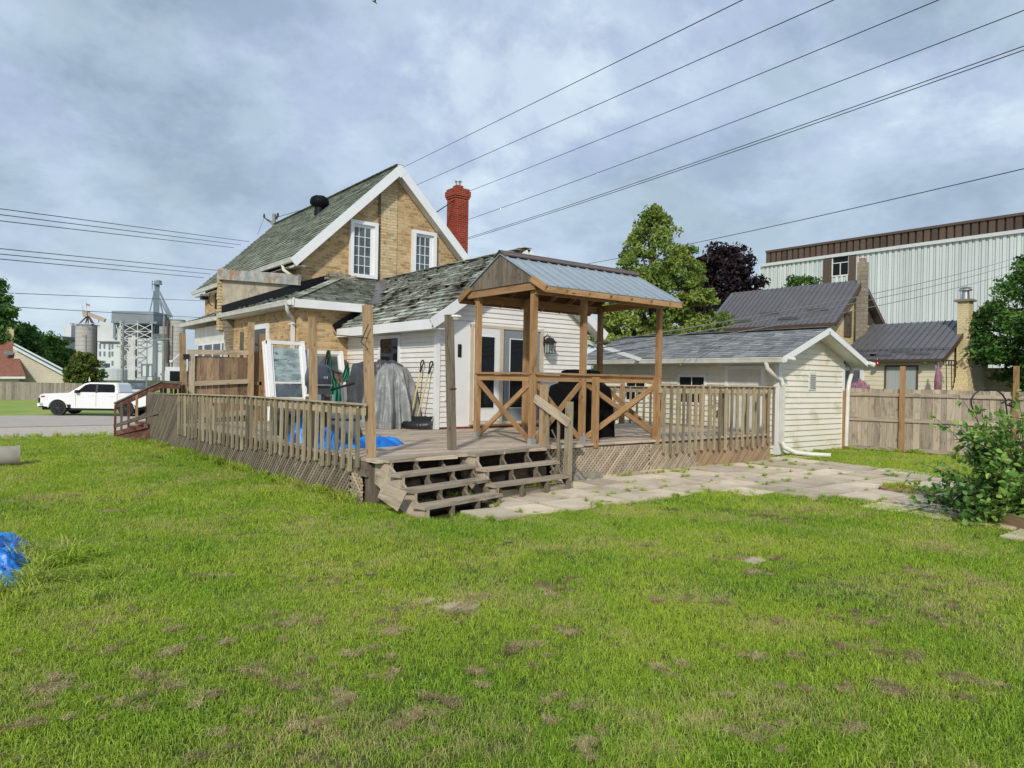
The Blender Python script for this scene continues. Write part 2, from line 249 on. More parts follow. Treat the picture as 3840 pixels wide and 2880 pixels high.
# ---------------- mesh building ----------------
ROOT={}
class MB:
    def __init__(s): s.v=[];s.f=[];s.uv=[];s.t=[];s.m=[];s.sm=[]
    def poly(s,pts,uv=None,t=None,m=0,sm=False):
        i=len(s.v);s.v+=[tuple(map(float,p)) for p in pts];s.f.append(tuple(range(i,i+len(pts))))
        if uv is None:
            a=np.array(pts[1],float)-np.array(pts[0],float);la=np.linalg.norm(a) or 1;a/=la
            n=np.cross(a,np.array(pts[2],float)-np.array(pts[0],float));ln=np.linalg.norm(n) or 1;bb=np.cross(n/ln,a)
            o=np.array(pts[0],float);uv=[((np.array(p,float)-o)@a,(np.array(p,float)-o)@bb) for p in pts]
        s.uv+=[tuple(u) for u in uv];tt=random.random() if t is None else t;s.t+=[tt]*len(pts);s.m.append(m);s.sm.append(sm)
    def grid(s,P,t=.5,m=0,sm=True,closed_u=False,uvs=1.):
        # P[i][j] points; shared vertices
        i0=len(s.v);n=len(P);k=len(P[0])
        for r in P:
            for p in r: s.v.append(tuple(map(float,p)))
        for i in range(n-1):
            for j in range(k if closed_u else k-1):
                j2=(j+1)%k;s.f.append((i0+i*k+j,i0+i*k+j2,i0+(i+1)*k+j2,i0+(i+1)*k+j))
                s.uv+=[(j*uvs,i*uvs),((j+1)*uvs,i*uvs),((j+1)*uvs,(i+1)*uvs),(j*uvs,(i+1)*uvs)];s.t+=[t]*4;s.m.append(m);s.sm.append(sm)
    def beam(s,a,b,w,h,up=(0,0,1),t=None,m=0,ends=True):
        a=np.array(a,float);b=np.array(b,float);d=b-a;l=np.linalg.norm(d);d=d/l;up=np.array(up,float)
        if abs(d@up)>.99: up=np.array([0,1.,0]) if abs(d[1])<.9 else np.array([1.,0,0])
        sd=np.cross(d,up);sd/=np.linalg.norm(sd);up=np.cross(sd,d);W=sd*w/2;U=up*h/2
        c=[a-W-U,a+W-U,a+W+U,a-W+U,b-W-U,b+W-U,b+W+U,b-W+U];t=random.random() if t is None else t;o=random.random()*50
        def q(i,j,k,n,ww,oo): s.poly([c[i],c[j],c[k],c[n]],[(o,oo),(o+l,oo),(o+l,oo+ww),(o,oo+ww)],t,m)
        q(0,4,5,1,w,o);q(1,5,6,2,h,o+w);q(2,6,7,3,w,o+w+h);q(3,7,4,0,h,o+2*w+h)
        if ends: s.poly([c[0],c[1],c[2],c[3]],[(o,0),(o+.02,0),(o+.02,h),(o,h)],t,m);s.poly([c[4],c[7],c[6],c[5]],[(o,0),(o+.02,0),(o+.02,h),(o,h)],t,m)
    def box(s,x0,x1,y0,y1,z0,z1,t=None,m=0):
        dx,dy,dz=x1-x0,y1-y0,z1-z0
        if dz>=dx and dz>=dy: s.beam(((x0+x1)/2,(y0+y1)/2,z0),((x0+x1)/2,(y0+y1)/2,z1),dx,dy,(0,1,0),t,m)
        elif dx>=dy: s.beam((x0,(y0+y1)/2,(z0+z1)/2),(x1,(y0+y1)/2,(z0+z1)/2),dy,dz,(0,0,1),t,m)
        else: s.beam(((x0+x1)/2,y0,(z0+z1)/2),((x0+x1)/2,y1,(z0+z1)/2),dx,dz,(0,0,1),t,m)
    def cone(s,a,b,ra,rb,n=16,t=.5,m=0,caps=True,sm=True):
        a=np.array(a,float);b=np.array(b,float);d=b-a;d/=np.linalg.norm(d);e=np.array([0,0,1.]) if abs(d[2])<.9 else np.array([1.,0,0])
        x=np.cross(d,e);x/=np.linalg.norm(x);y=np.cross(d,x);P=[]
        for c,r in ((a,ra),(b,rb)): P.append([c+r*(math.cos(2*math.pi*i/n)*x+math.sin(2*math.pi*i/n)*y) for i in range(n)])
        s.grid(P,t,m,sm,True)
        if caps: s.poly(P[0][::-1],None,t,m);s.poly(P[1],None,t,m)
    def tube(s,pts,r,n=8,t=.5,m=0):
        pts=[np.array(p,float) for p in pts];P=[];e=None
        for i,p in enumerate(pts):
            d=pts[min(i+1,len(pts)-1)]-pts[max(i-1,0)];d/=np.linalg.norm(d)
            if e is None: e=np.array([0,0,1.]) if abs(d[2])<.9 else np.array([1.,0,0])
            x=np.cross(d,e);x/=np.linalg.norm(x);y=np.cross(d,x);e=np.cross(x,d)*1.
            rr=r[i] if hasattr(r,'__len__') else r
            P.append([p+rr*(math.cos(2*math.pi*k/n)*x+math.sin(2*math.pi*k/n)*y) for k in range(n)])
        s.grid(P,t,m,True,True);s.poly(P[0][::-1],None,t,m);s.poly(P[-1],None,t,m)
    def lathe(s,c,prof,n=24,t=.5,m=0):
        P=[[(c[0]+r*math.cos(2*math.pi*i/n),c[1]+r*math.sin(2*math.pi*i/n),c[2]+z) for i in range(n)] for r,z in prof];s.grid(P,t,m,True,True)
    def build(s,name,mat,parent=None,loc=None,smooth=None):
        me=bpy.data.meshes.new(name);off=np.array(ROOT.get(parent.name,(0,0,0)) if parent else (loc if loc is not None else (0,0,0)),float)
        V=np.array(s.v)-off;me.from_pydata(V.tolist(),[],s.f)
        for mm in (mat if isinstance(mat,(list,tuple)) else [mat]): me.materials.append(M[mm] if isinstance(mm,str) else mm)
        ul=me.uv_layers.new(name='UVMap');ul.data.foreach_set('uv',np.array(s.uv,np.float32).ravel())
        at=me.attributes.new('tint','FLOAT','CORNER');at.data.foreach_set('value',np.array(s.t,np.float32))
        me.polygons.foreach_set('material_index',s.m);me.polygons.foreach_set('use_smooth',s.sm)
        o=bpy.data.objects.new(name,me);COL.objects.link(o)
        if parent: o.parent=parent;ROOT[o.name]=tuple(off)
        else: o.location=off;ROOT[o.name]=tuple(off)
        return o
def tag(o,label=None,cat=None,group=None,kind=None):
    if label:o['label']=label
    if cat:o['category']=cat
    if group:o['group']=group
    if kind:o['kind']=kind
    return o
def thing(name,loc,label,cat,group=None):
    o=bpy.data.objects.new(name,None);COL.objects.link(o);o.location=tuple(map(float,loc));o.empty_display_size=.3;ROOT[o.name]=tuple(map(float,loc));return tag(o,label,cat,group)
def one(name,mb,mat,label,cat,loc,group=None): return tag(mb.build(name,mat,None,loc),label,cat,group)
def copytree(o,dl,label=None):
    c=o.copy();COL.objects.link(c);c.location=Vector(o.location)+Vector(dl)
    if label:c['label']=label
    for ch in list(o.children):
        k=ch.copy();COL.objects.link(k);k.parent=c
        for g in list(ch.children):
            j=g.copy();COL.objects.link(j);j.parent=k
    return c
def R2(x,y):return (650+x/2.074,600+y/2.074)
def R3(x,y):return (1200+x/2.074,550+y/2.074)
def R4(x,y):return (550+x/2.074,1150+y/2.074)
def R5(x,y):return (1200+x/2.074,1150+y/2.074)
def R6(x,y):return (1700+x/1.843,900+y/1.843)
def R7(x,y):return (2200+x/2.074,1150+y/2.074)
def R8(x,y):return (2900+x/1.5085,900+y/1.5085)
def R1(x,y):return (x/2.2117,1000+y/2.2117)
def A2(x,y):return (960+x/4.608,1240+y/4.608)
def A4(x,y):return (3200+x/2.592,1380+y/2.592)
def Z2(x,y):return (200+x/2.381,1050+y/2.381)
def D(x,y):return (x*1.736,y*1.736)
def sst(a,b,x): x=min(1,max(0,(x-a)/(b-a)));return x*x*(3-2*x)
def gz(x,y): return -.9*sst(17.,36.,y)-.03*0
# siding wall made of real lapped courses. plane 'Y': faces -Y at y=c ; 'X': faces -X at x=c
def to3(pl,c,s,z,off,sg=1): return (s,c-off*sg,z) if pl=='Y' else (c-off*sg,s,z)
def zslice(poly,z):
    xs=[]
    for i in range(len(poly)):
        (a,za),(b,zb)=poly[i],poly[(i+1)%len(poly)]
        if (za-z)*(zb-z)<=0 and za!=zb: xs.append(a+(b-a)*(z-za)/(zb-za))
    return (min(xs),max(xs)) if xs else None
def siding(mb,pl,c,poly,course=.115,sg=1,step=.016):
    z0=min(p[1] for p in poly);z1=max(p[1] for p in poly);z=z0
    while z<z1-.01:
        zt=min(z+course,z1-1e-4);a=zslice(poly,z+1e-5);b=zslice(poly,zt-1e-5)
        if a and b:
            t=random.random()
            mb.poly([to3(pl,c,a[0],z,step,sg),to3(pl,c,a[1],z,step,sg),to3(pl,c,b[1],zt,.003,sg),to3(pl,c,b[0],zt,.003,sg)],None,t)
            mb.poly([to3(pl,c,a[0],z,0,sg),to3(pl,c,a[1],z,0,sg),to3(pl,c,a[1],z,step,sg),to3(pl,c,a[0],z,step,sg)],None,t)
        z+=course
def flatwall(mb,pl,c,poly,m=0): mb.poly([to3(pl,c,s,z,0) for s,z in poly],[(s,z) for s,z in poly],.5,m)
def shingles(mb,O,U,V,width,length,expo,tabw,curl=.1,miss=0.,thick=.01,m=0):
    O=np.array(O,float);U=np.array(U,float)/np.linalg.norm(U);V=np.array(V,float)/np.linalg.norm(V);n=np.cross(U,V)
    if n[2]<0:n=-n
    rows=int(math.ceil(length/expo))
    for i in range(rows):
        v0=i*expo;v1=min(v0+expo*1.05,length);w=width(min(v0+.3*expo,length))
        if w is None or w[1]-w[0]<.03: continue
        u=w[0]-random.random()*tabw*.8
        while u<w[1]:
            ww=tabw*random.uniform(.75,1.25);a=max(u,w[0]);b=min(u+ww,w[1]);u+=ww
            if b-a<.02: continue
            g=.004;l0=thick*random.uniform(.8,1.6);j=random.gauss(0,.1)*expo*min(curl,.5);t=min(1,max(0,random.gauss(.5,.28)));cu=random.random()**3*curl*.12
            if random.random()<miss: t=0;l0*=.3;cu=0
            P=lambda uu,vv,h:O+U*uu+V*vv+n*h
            b0=P(a+g,v0+j,l0+cu*random.random());b1=P(b-g,v0+j+random.gauss(0,.03)*expo,l0+cu*random.random());c1=P(b-g,v1,.003);c0=P(a+g,v1,.003)
            mb.poly([b0,b1,c1,c0],None,t,m);mb.poly([P(a+g,v0+j,-.002),P(b-g,v0+j,-.002),b1,b0],None,t*.5,m)
def slab(mb,pts,th,m=0):
    pts=[np.array(p,float) for p in pts];n=np.cross(pts[1]-pts[0],pts[2]-pts[0]);n/=np.linalg.norm(n)
    if n[2]<0:n=-n
    lo=[p-n*th for p in pts];mb.poly(pts,None,.5,m);mb.poly(lo[::-1],None,.5,m)
    for i in range(len(pts)):
        j=(i+1)%len(pts);mb.poly([pts[i],pts[j],lo[j],lo[i]],None,.5,m)
def window(par,pl,c,s0,s1,z0,z1,fw=.07,proud=.04,bars=(1,1),glass='glass',frame='trim',name='window',inner=.03,sg=1):
    fb=MB();X=lambda s,z,o:to3(pl,c,s,z,o,sg)
    th=proud
    for (a,b) in (((s0,z0+fw/2),(s1,z0+fw/2)),((s0,z1-fw/2),(s1,z1-fw/2))): fb.beam(X(a[0],a[1],th/2),X(b[0],b[1],th/2),th if pl=='X' else th,fw)
    for s in (s0+fw/2,s1-fw/2): fb.beam(X(s,z0+fw,th/2),X(s,z1-fw,th/2),fw if pl=='Y' else th,th if pl=='Y' else fw,(0,1,0))
    g0,g1,h0,h1=s0+fw,s1-fw,z0+fw,z1-fw
    w=fb.build(name,frame,par)
    po=.03;gb=MB();gb.poly([X(g0,h0,po),X(g1,h0,po),X(g1,h1,po),X(g0,h1,po)],None,.5);gb.build('pane',glass,w)
    if bars[0]>1 or bars[1]>1:
        bb=MB()
        for i in range(1,bars[0]): s=g0+(g1-g0)*i/bars[0];bb.beam(X(s,h0,.036),X(s,h1,.036),.018,.018,(0,1,0))
        for i in range(1,bars[1]): z=h0+(h1-h0)*i/bars[1];bb.beam(X(g0,z,.037),X(g1,z,.037),.018,.018)
        bb.build('glazing_bars',frame,w)
    return w
# ================= SETTING =================
g=MB();xs=list(np.arange(-30,40,1.0))+[45,60,100,200,500];xs=[-700,-300,-120,-60]+xs
ys=list(np.arange(-12,40,1.0))+[42,46,50,60,80,120,250,700]
P=[[(x,y,gz(x,y)+.004*mnoise.noise((x*.7,y*.7,0))) for y in ys] for x in xs];g.grid(P)
gr=g.build('ground','lawn');tag(gr,kind='structure')
def strip(name,mat,x0,x1,y0,y1,dz,jit=0,step=1.5,nx=40):
    b=MB();P=[]
    for i in range(nx+1):
        x=x0+(x1-x0)*i/nx;row=[];a=y0+(jit*mnoise.noise((x*.35,3.3,0)) if jit else 0);n=max(2,int((y1-y0)/step))
        for k in range(n+1):
            y=a+(y1-a)*k/n;row.append((x,y,gz(x,y)+dz))
        P.append(row)
    b.grid(P);o=b.build(name,mat);tag(o,kind='structure');return o
strip('gravel_shoulder','gravel',-60,120,21.6,38.2,.045,2.6,nx=140)
strip('road_verge','farlawn',-300,400,47.0,140,.05,nx=60,step=6)
strip('road','asphalt',-300,400,37.5,47.2,.06)
# patio of slabs: bounded by deck front and the lawn edge
def in_patio(x,y):
    if x<4.75 or y>8.75: return False
    if x<7.1: return 6.42+.1*math.sin(x*5)<y<(7.0+.19*(x-4.15))+ (0 if x<5.45 else .35)
    edge=[(7.1,6.45),(9.0,6.42),(9.8,5.85),(10.0,4.9),(9.8,3.7),(9.45,2.75),(9.0,1.5)]
    if y>6.42: ok=True
    else:
        ok=False
        for (xa,ya),(xb,yb) in zip(edge,edge[1:]):
            if yb<=y<=ya: ok=x>xa+(xb-xa)*(y-ya)/(yb-ya)
    far=[(14.35,8.75),(14.2,8.3),(14.0,6.4),(13.4,4.65),(12.6,3.0),(12.0,1.5)]
    for (xa,ya),(xb,yb) in zip(far,far[1:]):
        if yb<=y<=ya and x>xa+(xb-xa)*(y-ya)/(yb-ya): return False
    return ok and y>1.5
sl_=MB();S=.6;weedp=[]
for i in range(-4,22):
    for j in range(-3,15):
        off=(j%2)*S*.5
        cx=4.6+i*S+off*0+.02*math.sin(j);cy=1.6+j*S*1.0
        if not in_patio(cx+S/2,cy+S/2): 
            if not (in_patio(cx+S*.8,cy+S*.8) or in_patio(cx+S*.2,cy+S*.8) or in_patio(cx+S*.5,cy+S*.9) or in_patio(cx+S*.9,cy+S*.4)): continue
        if abs(cx+.3-11.5)<.33 and abs(cy+.3-4.85)<.33: continue
        a=random.uniform(-.02,.02);gp=random.uniform(.014,.034);hz=random.uniform(.02,.042);tx,ty=random.uniform(-.02,.02),random.uniform(-.02,.02)
        c=[]
        for (u,v) in ((gp,gp),(S-gp,gp),(S-gp,S-gp),(gp,S-gp)):
            x=cx+u-a*v;y=cy+v+a*u;c.append((x,y,hz+tx*(u-.3)+ty*(v-.3)))
        t=random.random();slab(sl_,c,.05);sl_.t[-24:]=[t]*24
        for _ in range(2):
            if random.random()<.6:
                if random.random()<.5: weedp.append((cx+random.random()*S,cy,.02))
                else: weedp.append((cx,cy+random.random()*S,.02))
pt=sl_.build('patio_path','slab');tag(pt,kind='structure')

# ================= BRICK HOUSE =================
Hh=thing('brick_house',(9.5,20,0),'yellow brick house with steep green shingle roof, low side wing and white sided rear addition','house')
YM=18.5;XL,XR=7.03,12.5;RX=9.77;ZE=4.75;ZR=7.74
w=MB()
k=(ZR-ZE)/(RX-6.75)
def mr(x): return ZR-abs(x-RX)*k     # roof top height
flatwall(w,'Y',YM,[(XL,0),(XR,0),(XR,mr(XR)-.12),(RX,ZR-.14),(XL,mr(XL)-.12)])
flatwall(w,'Y',28.3,[(XL,-.6),(XR,-.6),(XR,mr(XR)-.12),(RX,ZR-.14),(XL,mr(XL)-.12)])
flatwall(w,'X',XL,[(YM,0),(28.3,-.6),(28.3,mr(XL)-.12),(YM,mr(XL)-.12)])
flatwall(w,'X',XR,[(YM,0),(28.3,-.6),(28.3,mr(XR)-.12),(YM,mr(XR)-.12)])
w.build('wall','brick',Hh)
# pale former chimney breast on the gable
w=MB();a=onY(R3(462,1000),YM);b=onY(R3(590,1000),YM)
flatwall(w,'Y',YM-.025,[(a[0],3.9),(b[0],3.9),(b[0],mr(b[0])-.2 if b[0]>RX else 7.2),(a[0],mr(a[0])-.2)])
w.box(a[0],b[0],YM-.024,YM-.001,3.9,7.0);w.build('chimney_breast','brickpale',Hh)
w=MB();w.box(a[0]-.05,a[0]-.02,YM-.03,YM-.001,4.4,7.05)
for i in range(30):
    z=4.4+i*.088;w.box(a[0]-.07,a[0]-.01,YM-.05,YM-.002,z,z+.06,t=random.random())
w.build('broken_brick_joint','oldwood',Hh)
# main roof
OV=.32;Y0=YM-OV;Y1=28.65;xl=6.72;xr=2*RX-xl;ze=mr(xl)
r=MB();slab(r,[(xl,Y0,ze),(RX,Y0,ZR),(RX,Y1,ZR+.02),(xl,Y1,ze)],.05);slab(r,[(xr,Y0,ze),(xr,Y1,ze),(RX,Y1,ZR+.02),(RX,Y0,ZR)],.05)
sl_len=math.hypot(RX-xl,ZR-ze)
ro=r.build('roof','underlay',Hh)
s=MB();shingles(s,(xl-.03,Y0-.02,ze-.01),(0,1,0),(RX-xl,0,ZR-ze),lambda v:(0,Y1-Y0+.04),sl_len+.05,.165,.33,curl=.10,miss=.02,thick=.022)
shingles(s,(xr+.03,Y0-.02,ze-.01),(0,1,0),(RX-xr,0,ZR-ze),lambda v:(0,Y1-Y0+.04),sl_len+.05,.125,.3,curl=.14)
for i in range(36): y=Y0+i*(Y1-Y0)/36;s.beam((RX,y,ZR+.03),(RX,y+.3,ZR+.02),.24,.012,(0,0,1))
s.build('shingles','shgreen',ro)
# rake boards, soffit, gutter
def rake(par,xa,za,xb,zb,y,h=.2,soff=.3,name='rake_board'):
    b=MB();b.beam((xa,y,za-h/2),(xb,y,zb-h/2),.03,h*1.0);b.build(name,'trim',par)
    b=MB();b.beam((xa,y+soff/2+.02,za-h-.0),(xb,y+soff/2+.02,zb-h-.0),soff,.015);b.build('soffit','gutter',par)
rake(Hh,xl-.05,ze-.02,RX,ZR-.005,Y0-.03,.24,.3);rake(Hh,xr+.05,ze-.02,RX,ZR-.005,Y0-.03,.24,.3)
b=MB();b.poly([(RX-.2,Y0-.05,ZR-.19),(RX,Y0-.05,ZR-.36),(RX+.2,Y0-.05,ZR-.19),(RX,Y0-.05,ZR+.01)]);b.beam((RX,Y0-.03,ZR-.26),(RX,Y0-.03,ZR-.0),.16,.03,(0,1,0));b.build('rake_peak','trim',Hh)
def gutter(par,x,y0,y1,z0,z1,sg=-1,name='gutter'):
    b=MB();pr=[(0,.05),(0,-.06),(-.05,-.075),(-.085,-.06),(-.1,-.0),(-.115,.04),(-.105,.05),(-.09,.035)]
    P=[[(x+sg*-a,y,zz+c) for a,c in pr] for y,zz in ((y0,z0),(y1,z1))];b.grid(P,sm=False)
    for y,zz in ((y0,z0),(y1,z1)): b.poly([(x+sg*-a,y,zz+c) for a,c in pr[:6]])
    return b.build(name,'gutter',par)
b=MB();b.box(xl+.0,xl+.32,Y0+.02,Y1,ze-.2,ze-.185);b.build('eave_soffit','gutter',Hh)
gutter(Hh,xl-.01,Y0+.0,Y1,ze-.05,ze-.05);
# downspout elbow at the corner
b=MB();b.tube([(xl-.05,YM+.45,ze-.1),(xl-.03,YM+.4,ze-.25),(xl+.1,YM+.32,ze-.36),(xl+.2,YM+.25,ze-.45),(xl+.22,YM+.2,ze-.7)],.045,10);b.build('downspout','gutter',Hh)
# roof ventilator
vx=8.9;vz=mr(vx);b=MB();b.cone((vx,21.95,vz-.05),(vx,21.95,vz+.22),.17,.15,16);b.build('vent_pipe','black',Hh)
v_=MB();v_.lathe((vx,21.95,vz+.2),[(.15,0),(.2,.02),(.27,.1),(.28,.2),(.24,.3),(.13,.36),(.0,.37)],24)
for i in range(24):
    a=i*math.pi/12;pr=[(.2,.02),(.285,.1),(.30,.2),(.255,.3),(.13,.37)]
    v_.tube([(vx+q*math.cos(a+.3*z),21.95+q*math.sin(a+.3*z),vz+.2+z) for q,z in pr],.008,4)
v_.build('turbine_vent','black',Hh)
# upper windows
for p,q in ((B3(275,137),B3(825,1357)) if 0 else ((R3(228,572),R3(433,1028)),(R3(712,656),R3(888,1010)))):
    A=onY(p,YM);Bq=onY(q,YM);w_=window(Hh,'Y',YM,A[0],Bq[0],4.42,6.02,fw=.1,proud=.13,bars=(1,1),glass='glasslight')
    f=MB();gx0,gx1=A[0]+.1,Bq[0]-.19;
    for i in range(4): x=gx0+(gx1-gx0)*i/3;f.beam((x,YM-.035,4.5),(x,YM-.035,5.85),.018 if 0<i<3 else .03,.02,(0,1,0))
    for i in range(6): z=4.5+i*1.35/5;f.beam((gx0,YM-.036,z),(gx1,YM-.036,z),.02,.018)
    f.beam((Bq[0]-.145,YM-.04,4.5),(Bq[0]-.145,YM-.04,5.95),.09,.05,(0,1,0));f.box(gx0,gx1,YM-.05,YM-.01,5.85,5.93)
    f.build('sash',"trim",w_)
# red chimney on the right
c=onY(R3(1105,450),20.3)
b=MB();cx,cy=c[0]+.0,20.3+.27
b2=.27;zt=onY(R3(1105,400),20.3)[2]
def sqtube(mb,cx,cy,h,z0,z1):
    for (ax,ay,bx,by) in ((-h,-h,h,-h),(-h,h,-h,-h),(h,-h,h,h),(h,h,-h,h)):
        mb.poly([(cx+ax,cy+ay,z0),(cx+bx,cy+by,z0),(cx+bx,cy+by,z1),(cx+ax,cy+ay,z1)],[(0,z0),(2*h,z0),(2*h,z1),(0,z1)],.5)
    mb.poly([(cx-h,cy-h,z1),(cx+h,cy-h,z1),(cx+h,cy+h,z1),(cx-h,cy+h,z1)],None,.5);mb.poly([(cx-h,cy-h,z0),(cx+h,cy-h,z0),(cx+h,cy+h,z0),(cx-h,cy+h,z0)],None,.5)
sqtube(b,cx,cy,b2,0,zt);sqtube(b,cx,cy,b2+.03,zt,zt+.07);sqtube(b,cx,cy,b2+.055,zt+.07,zt+.26);sqtube(b,cx,cy,b2+.02,zt+.26,zt+.34);sqtube(b,cx-.0,cy,.13,zt+.34,zt+.47)
ch=b.build('chimney','redbrick',Hh)
b=MB();b.cone((cx,cy,zt+.47),(cx,cy,zt+.6),.085,.085,14);b.cone((cx,cy,zt+.6),(cx,cy,zt+.64),.12,.12,14);b.build('flue_cap','silver',ch)
b=MB();b.tube([(11.2,20.3,mr(11.2)+.02),(cx-.27,cy-.2,zt-.1)],.018,6);b.build('chimney_brace','blackpl',ch)
# low brick wing
LX,LY,LY1=6.21,16.46,22.1
w=MB();flatwall(w,'X',LX,[(LY,0),(LY1,-.2),(LY1,3.38),(LY,3.38)]);flatwall(w,'Y',LY,[(LX,0),(9.2,0),(9.2,3.38),(LX,3.38)]);flatwall(w,'Y',LY1,[(LX,-.2),(XL,-.2),(XL,3.8),(LX,3.38)])
w.build('wing_wall','brick',Hh)
ex,ey,ze2,zt2=5.98,16.2,3.42,4.38
r=MB();hx=8.2;pts_f=[(ex,ey,ze2),(9.3,ey,ze2),(9.3,YM-.02,zt2),(hx,YM-.02,zt2)];pts_l=[(ex,ey,ze2),(hx,YM-.02,zt2),(XL,YM-.02,ze2+.46),(XL,22.25,ze2+.46),(ex,22.25,ze2+.05)]
slab(r,pts_f,.05);slab(r,[(ex,ey,ze2),(XL+.01,YM-.9,ze2+.45),(XL+.01,22.25,ze2+.45),(ex,22.25,ze2)],.05);slab(r,[(ex,ey,ze2),(hx,YM-.02,zt2),(XL,YM-.02,ze2+.46)],.05)
wr=r.build('wing_roof','underlay',Hh)
s=MB();fl=math.hypot(YM-ey,zt2-ze2)
shingles(s,(ex,ey-.02,ze2),(1,0,0),(0,YM-ey,zt2-ze2),lambda v:((hx-ex)*v/fl,2.1+1.38*v/fl),fl,.115,.3,curl=.5,miss=.08,thick=.02)
hl=math.hypot(XL-ex,.45)
shingles(s,(ex-.02,ey,ze2),(0,1,0),(XL-ex,0,.45),lambda v:((YM-ey)*v/fl*1.0,22.2-ey),hl,.10,.28,curl=.6,miss=.15,thick=.016)
for i in range(17):
    t=i/16;s.beam((ex+(hx-ex)*t,ey+(YM-ey)*t,ze2+(zt2-ze2)*t+.02),(ex+(hx-ex)*(t+.075),ey+(YM-ey)*(t+.075),ze2+(zt2-ze2)*(t+.075)+.03),.26,.012)
s.build('wing_shingles','shwing',wr)
b=MB();b.box(ex-.0,9.2,ey-.05,ey-.02,ze2-.2,ze2+.0);b.box(ex-.02,ex+.01,ey-.05,22.25,ze2-.16,ze2+.02);b.build('wing_fascia','trim',Hh)
b=MB();b.box(ex+.0,9.2,ey-.0,LY-.01,ze2-.19,ze2-.17);b.box(ex+.02,LX-.005,LY,22.2,ze2-.17,ze2-.155);b.build('wing_soffit','gutter',Hh)
gutter(Hh,ex-.03,ey+.05,22.2,ze2-.08,ze2-.05,name='wing_gutter')
b=MB();b.tube([(ex-.08,16.4,ze2-.12),(ex-.07,16.42,ze2-.25),(ex+.02,16.52,ze2-.36),(LX-.07,16.65,ze2-.42),(LX-.06,16.68,ze2-.6)],.045,10);b.beam((LX-.06,16.68,ze2-.55),(LX-.06,16.68,.55),.075,.1,(0,1,0));b.beam((LX-.1,16.5,ze2-.55),(LX-.1,16.86,ze2-.55),.02,.04);b.build('wing_downspout','gutter',Hh)
# black flashing where the wing roof meets the house, rubble, peeling beam, stucco stub wall
zf=ze2+.40
b=MB();b.poly([(5.96,22.1,3.46),(6.95,18.42,3.82),(6.95,18.42,4.10),(5.96,22.1,3.68)]);b.poly([(5.99,22.1,3.46),(6.98,18.42,3.82),(6.98,18.42,4.10),(5.99,22.1,3.68)]);b.poly([(6.95,YM-.08,3.85),(7.75,YM-.08,4.15),(7.75,YM-.08,4.40),(6.95,YM-.08,4.12)]);b.poly([(6.95,YM-.05,3.85),(7.75,YM-.05,4.15),(7.75,YM-.05,4.40),(6.95,YM-.05,4.12)]);b.build('flashing','black',Hh)
b=MB()
for i in range(26):
    x=7.6+random.random()*.8;z=4.28+random.random()*.16;b.beam((x,YM-.1-random.random()*.1,z),(x+.2,YM-.1-random.random()*.1,z+random.uniform(-.05,.05)),.09,.07)
b.build('chimney_rubble','greybrick',Hh)
b=MB();b.box(5.99,XL-.0,22.18,22.42,2.9,4.44);
for o_ in (0,.18): b.poly([(5.98+o_,22.16,3.5),(6.97+o_,18.44,3.9),(6.97+o_,18.44,4.1),(5.98+o_,22.16,4.46)],None,.5)
b.build('stub_wall','stucco',Hh)
b=MB()
for i in range(20):
    z=2.95+i*.093;b.box(5.9+random.random()*.02,6.1,22.14,22.44,z,z+.083)
b.build('brick_stub_edge','brickpale',Hh)
b=MB();b.beam((5.88,22.2,4.62),(6.93,18.36,4.17),.09,.29);b.build('peeling_beam','beam',Hh)
b=MB()
for i in range(26):
    z=2.3+i*.04;wd=.06+.012*i+random.random()*.04;b.box(LX-.05-wd*.5,LX-.0,21.75-wd*.3,22.1+.1*random.random(),z,z+.035)
b.build('corbel','greybrick',Hh)
b=MB();b.tube([(5.95,22.3,3.25),(5.97,22.35,3.05),(6.1,22.2,2.85),(6.17,22.1,2.7)],.045,8);b.beam((6.14,22.3,2.7),(6.14,22.3,.2),.07,.09,(0,1,0));b.build('porch_downspout','gutter',Hh)
# small window in the wing
A=onX(B4_(1390,1060),LX) if 0 else None
window(Hh,'X',LX,18.55,19.85,1.9,2.98,fw=.13,proud=.05,name='wing_window')
# glazed porch beyond
w=MB();w.box(6.28,XL,22.45,26.6,-.3,1.5);w.box(6.28,XL,22.45,26.6,2.62,3.2);po_=w.build('porch_wall','gutter',Hh)
for i,(a,b_) in enumerate(((22.5,23.1),(23.15,24.1),(24.13,25.2),(25.3,26.0))):
    window(po_,'X',6.28,a,b_,1.5,2.64,fw=.05,proud=.04,glass='glass',name='porch_window')
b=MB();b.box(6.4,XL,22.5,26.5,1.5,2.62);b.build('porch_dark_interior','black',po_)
r=MB();slab(r,[(5.95,22.45,3.38),(XL,22.45,3.85),(XL,26.9,3.85),(5.95,26.9,3.38)],.05);slab(r,[(5.95,26.9,3.38),(XL,26.9,3.85),(XL,26.95,3.2),(5.95,26.95,3.2)],.03);pr_=r.build('porch_roof','gutter',Hh)
s=MB();shingles(s,(5.93,22.45,3.38),(0,1,0),(XL-5.95,0,.47),lambda v:(0,4.45),1.17,.12,.3,curl=.4,miss=.05);s.build('porch_shingles','shold',pr_)
gutter(Hh,5.93,22.45,26.9,3.32,3.32,name='porch_gutter')
# meter mast and cables on the side wall
b=MB();b.tube([(6.95,26.5,3.95),(6.93,26.4,4.7)],.04,8);b.tube([(6.93,26.4,4.62),(6.75,26.5,4.5),(6.8,26.9,4.2),(6.95,27,4.1)],.015,6);b.build('service_mast','iron',Hh);b=MB();b.box(6.8,7.0,27.8,28.1,4.4,4.6);b.build('flood_light','iron',Hh)
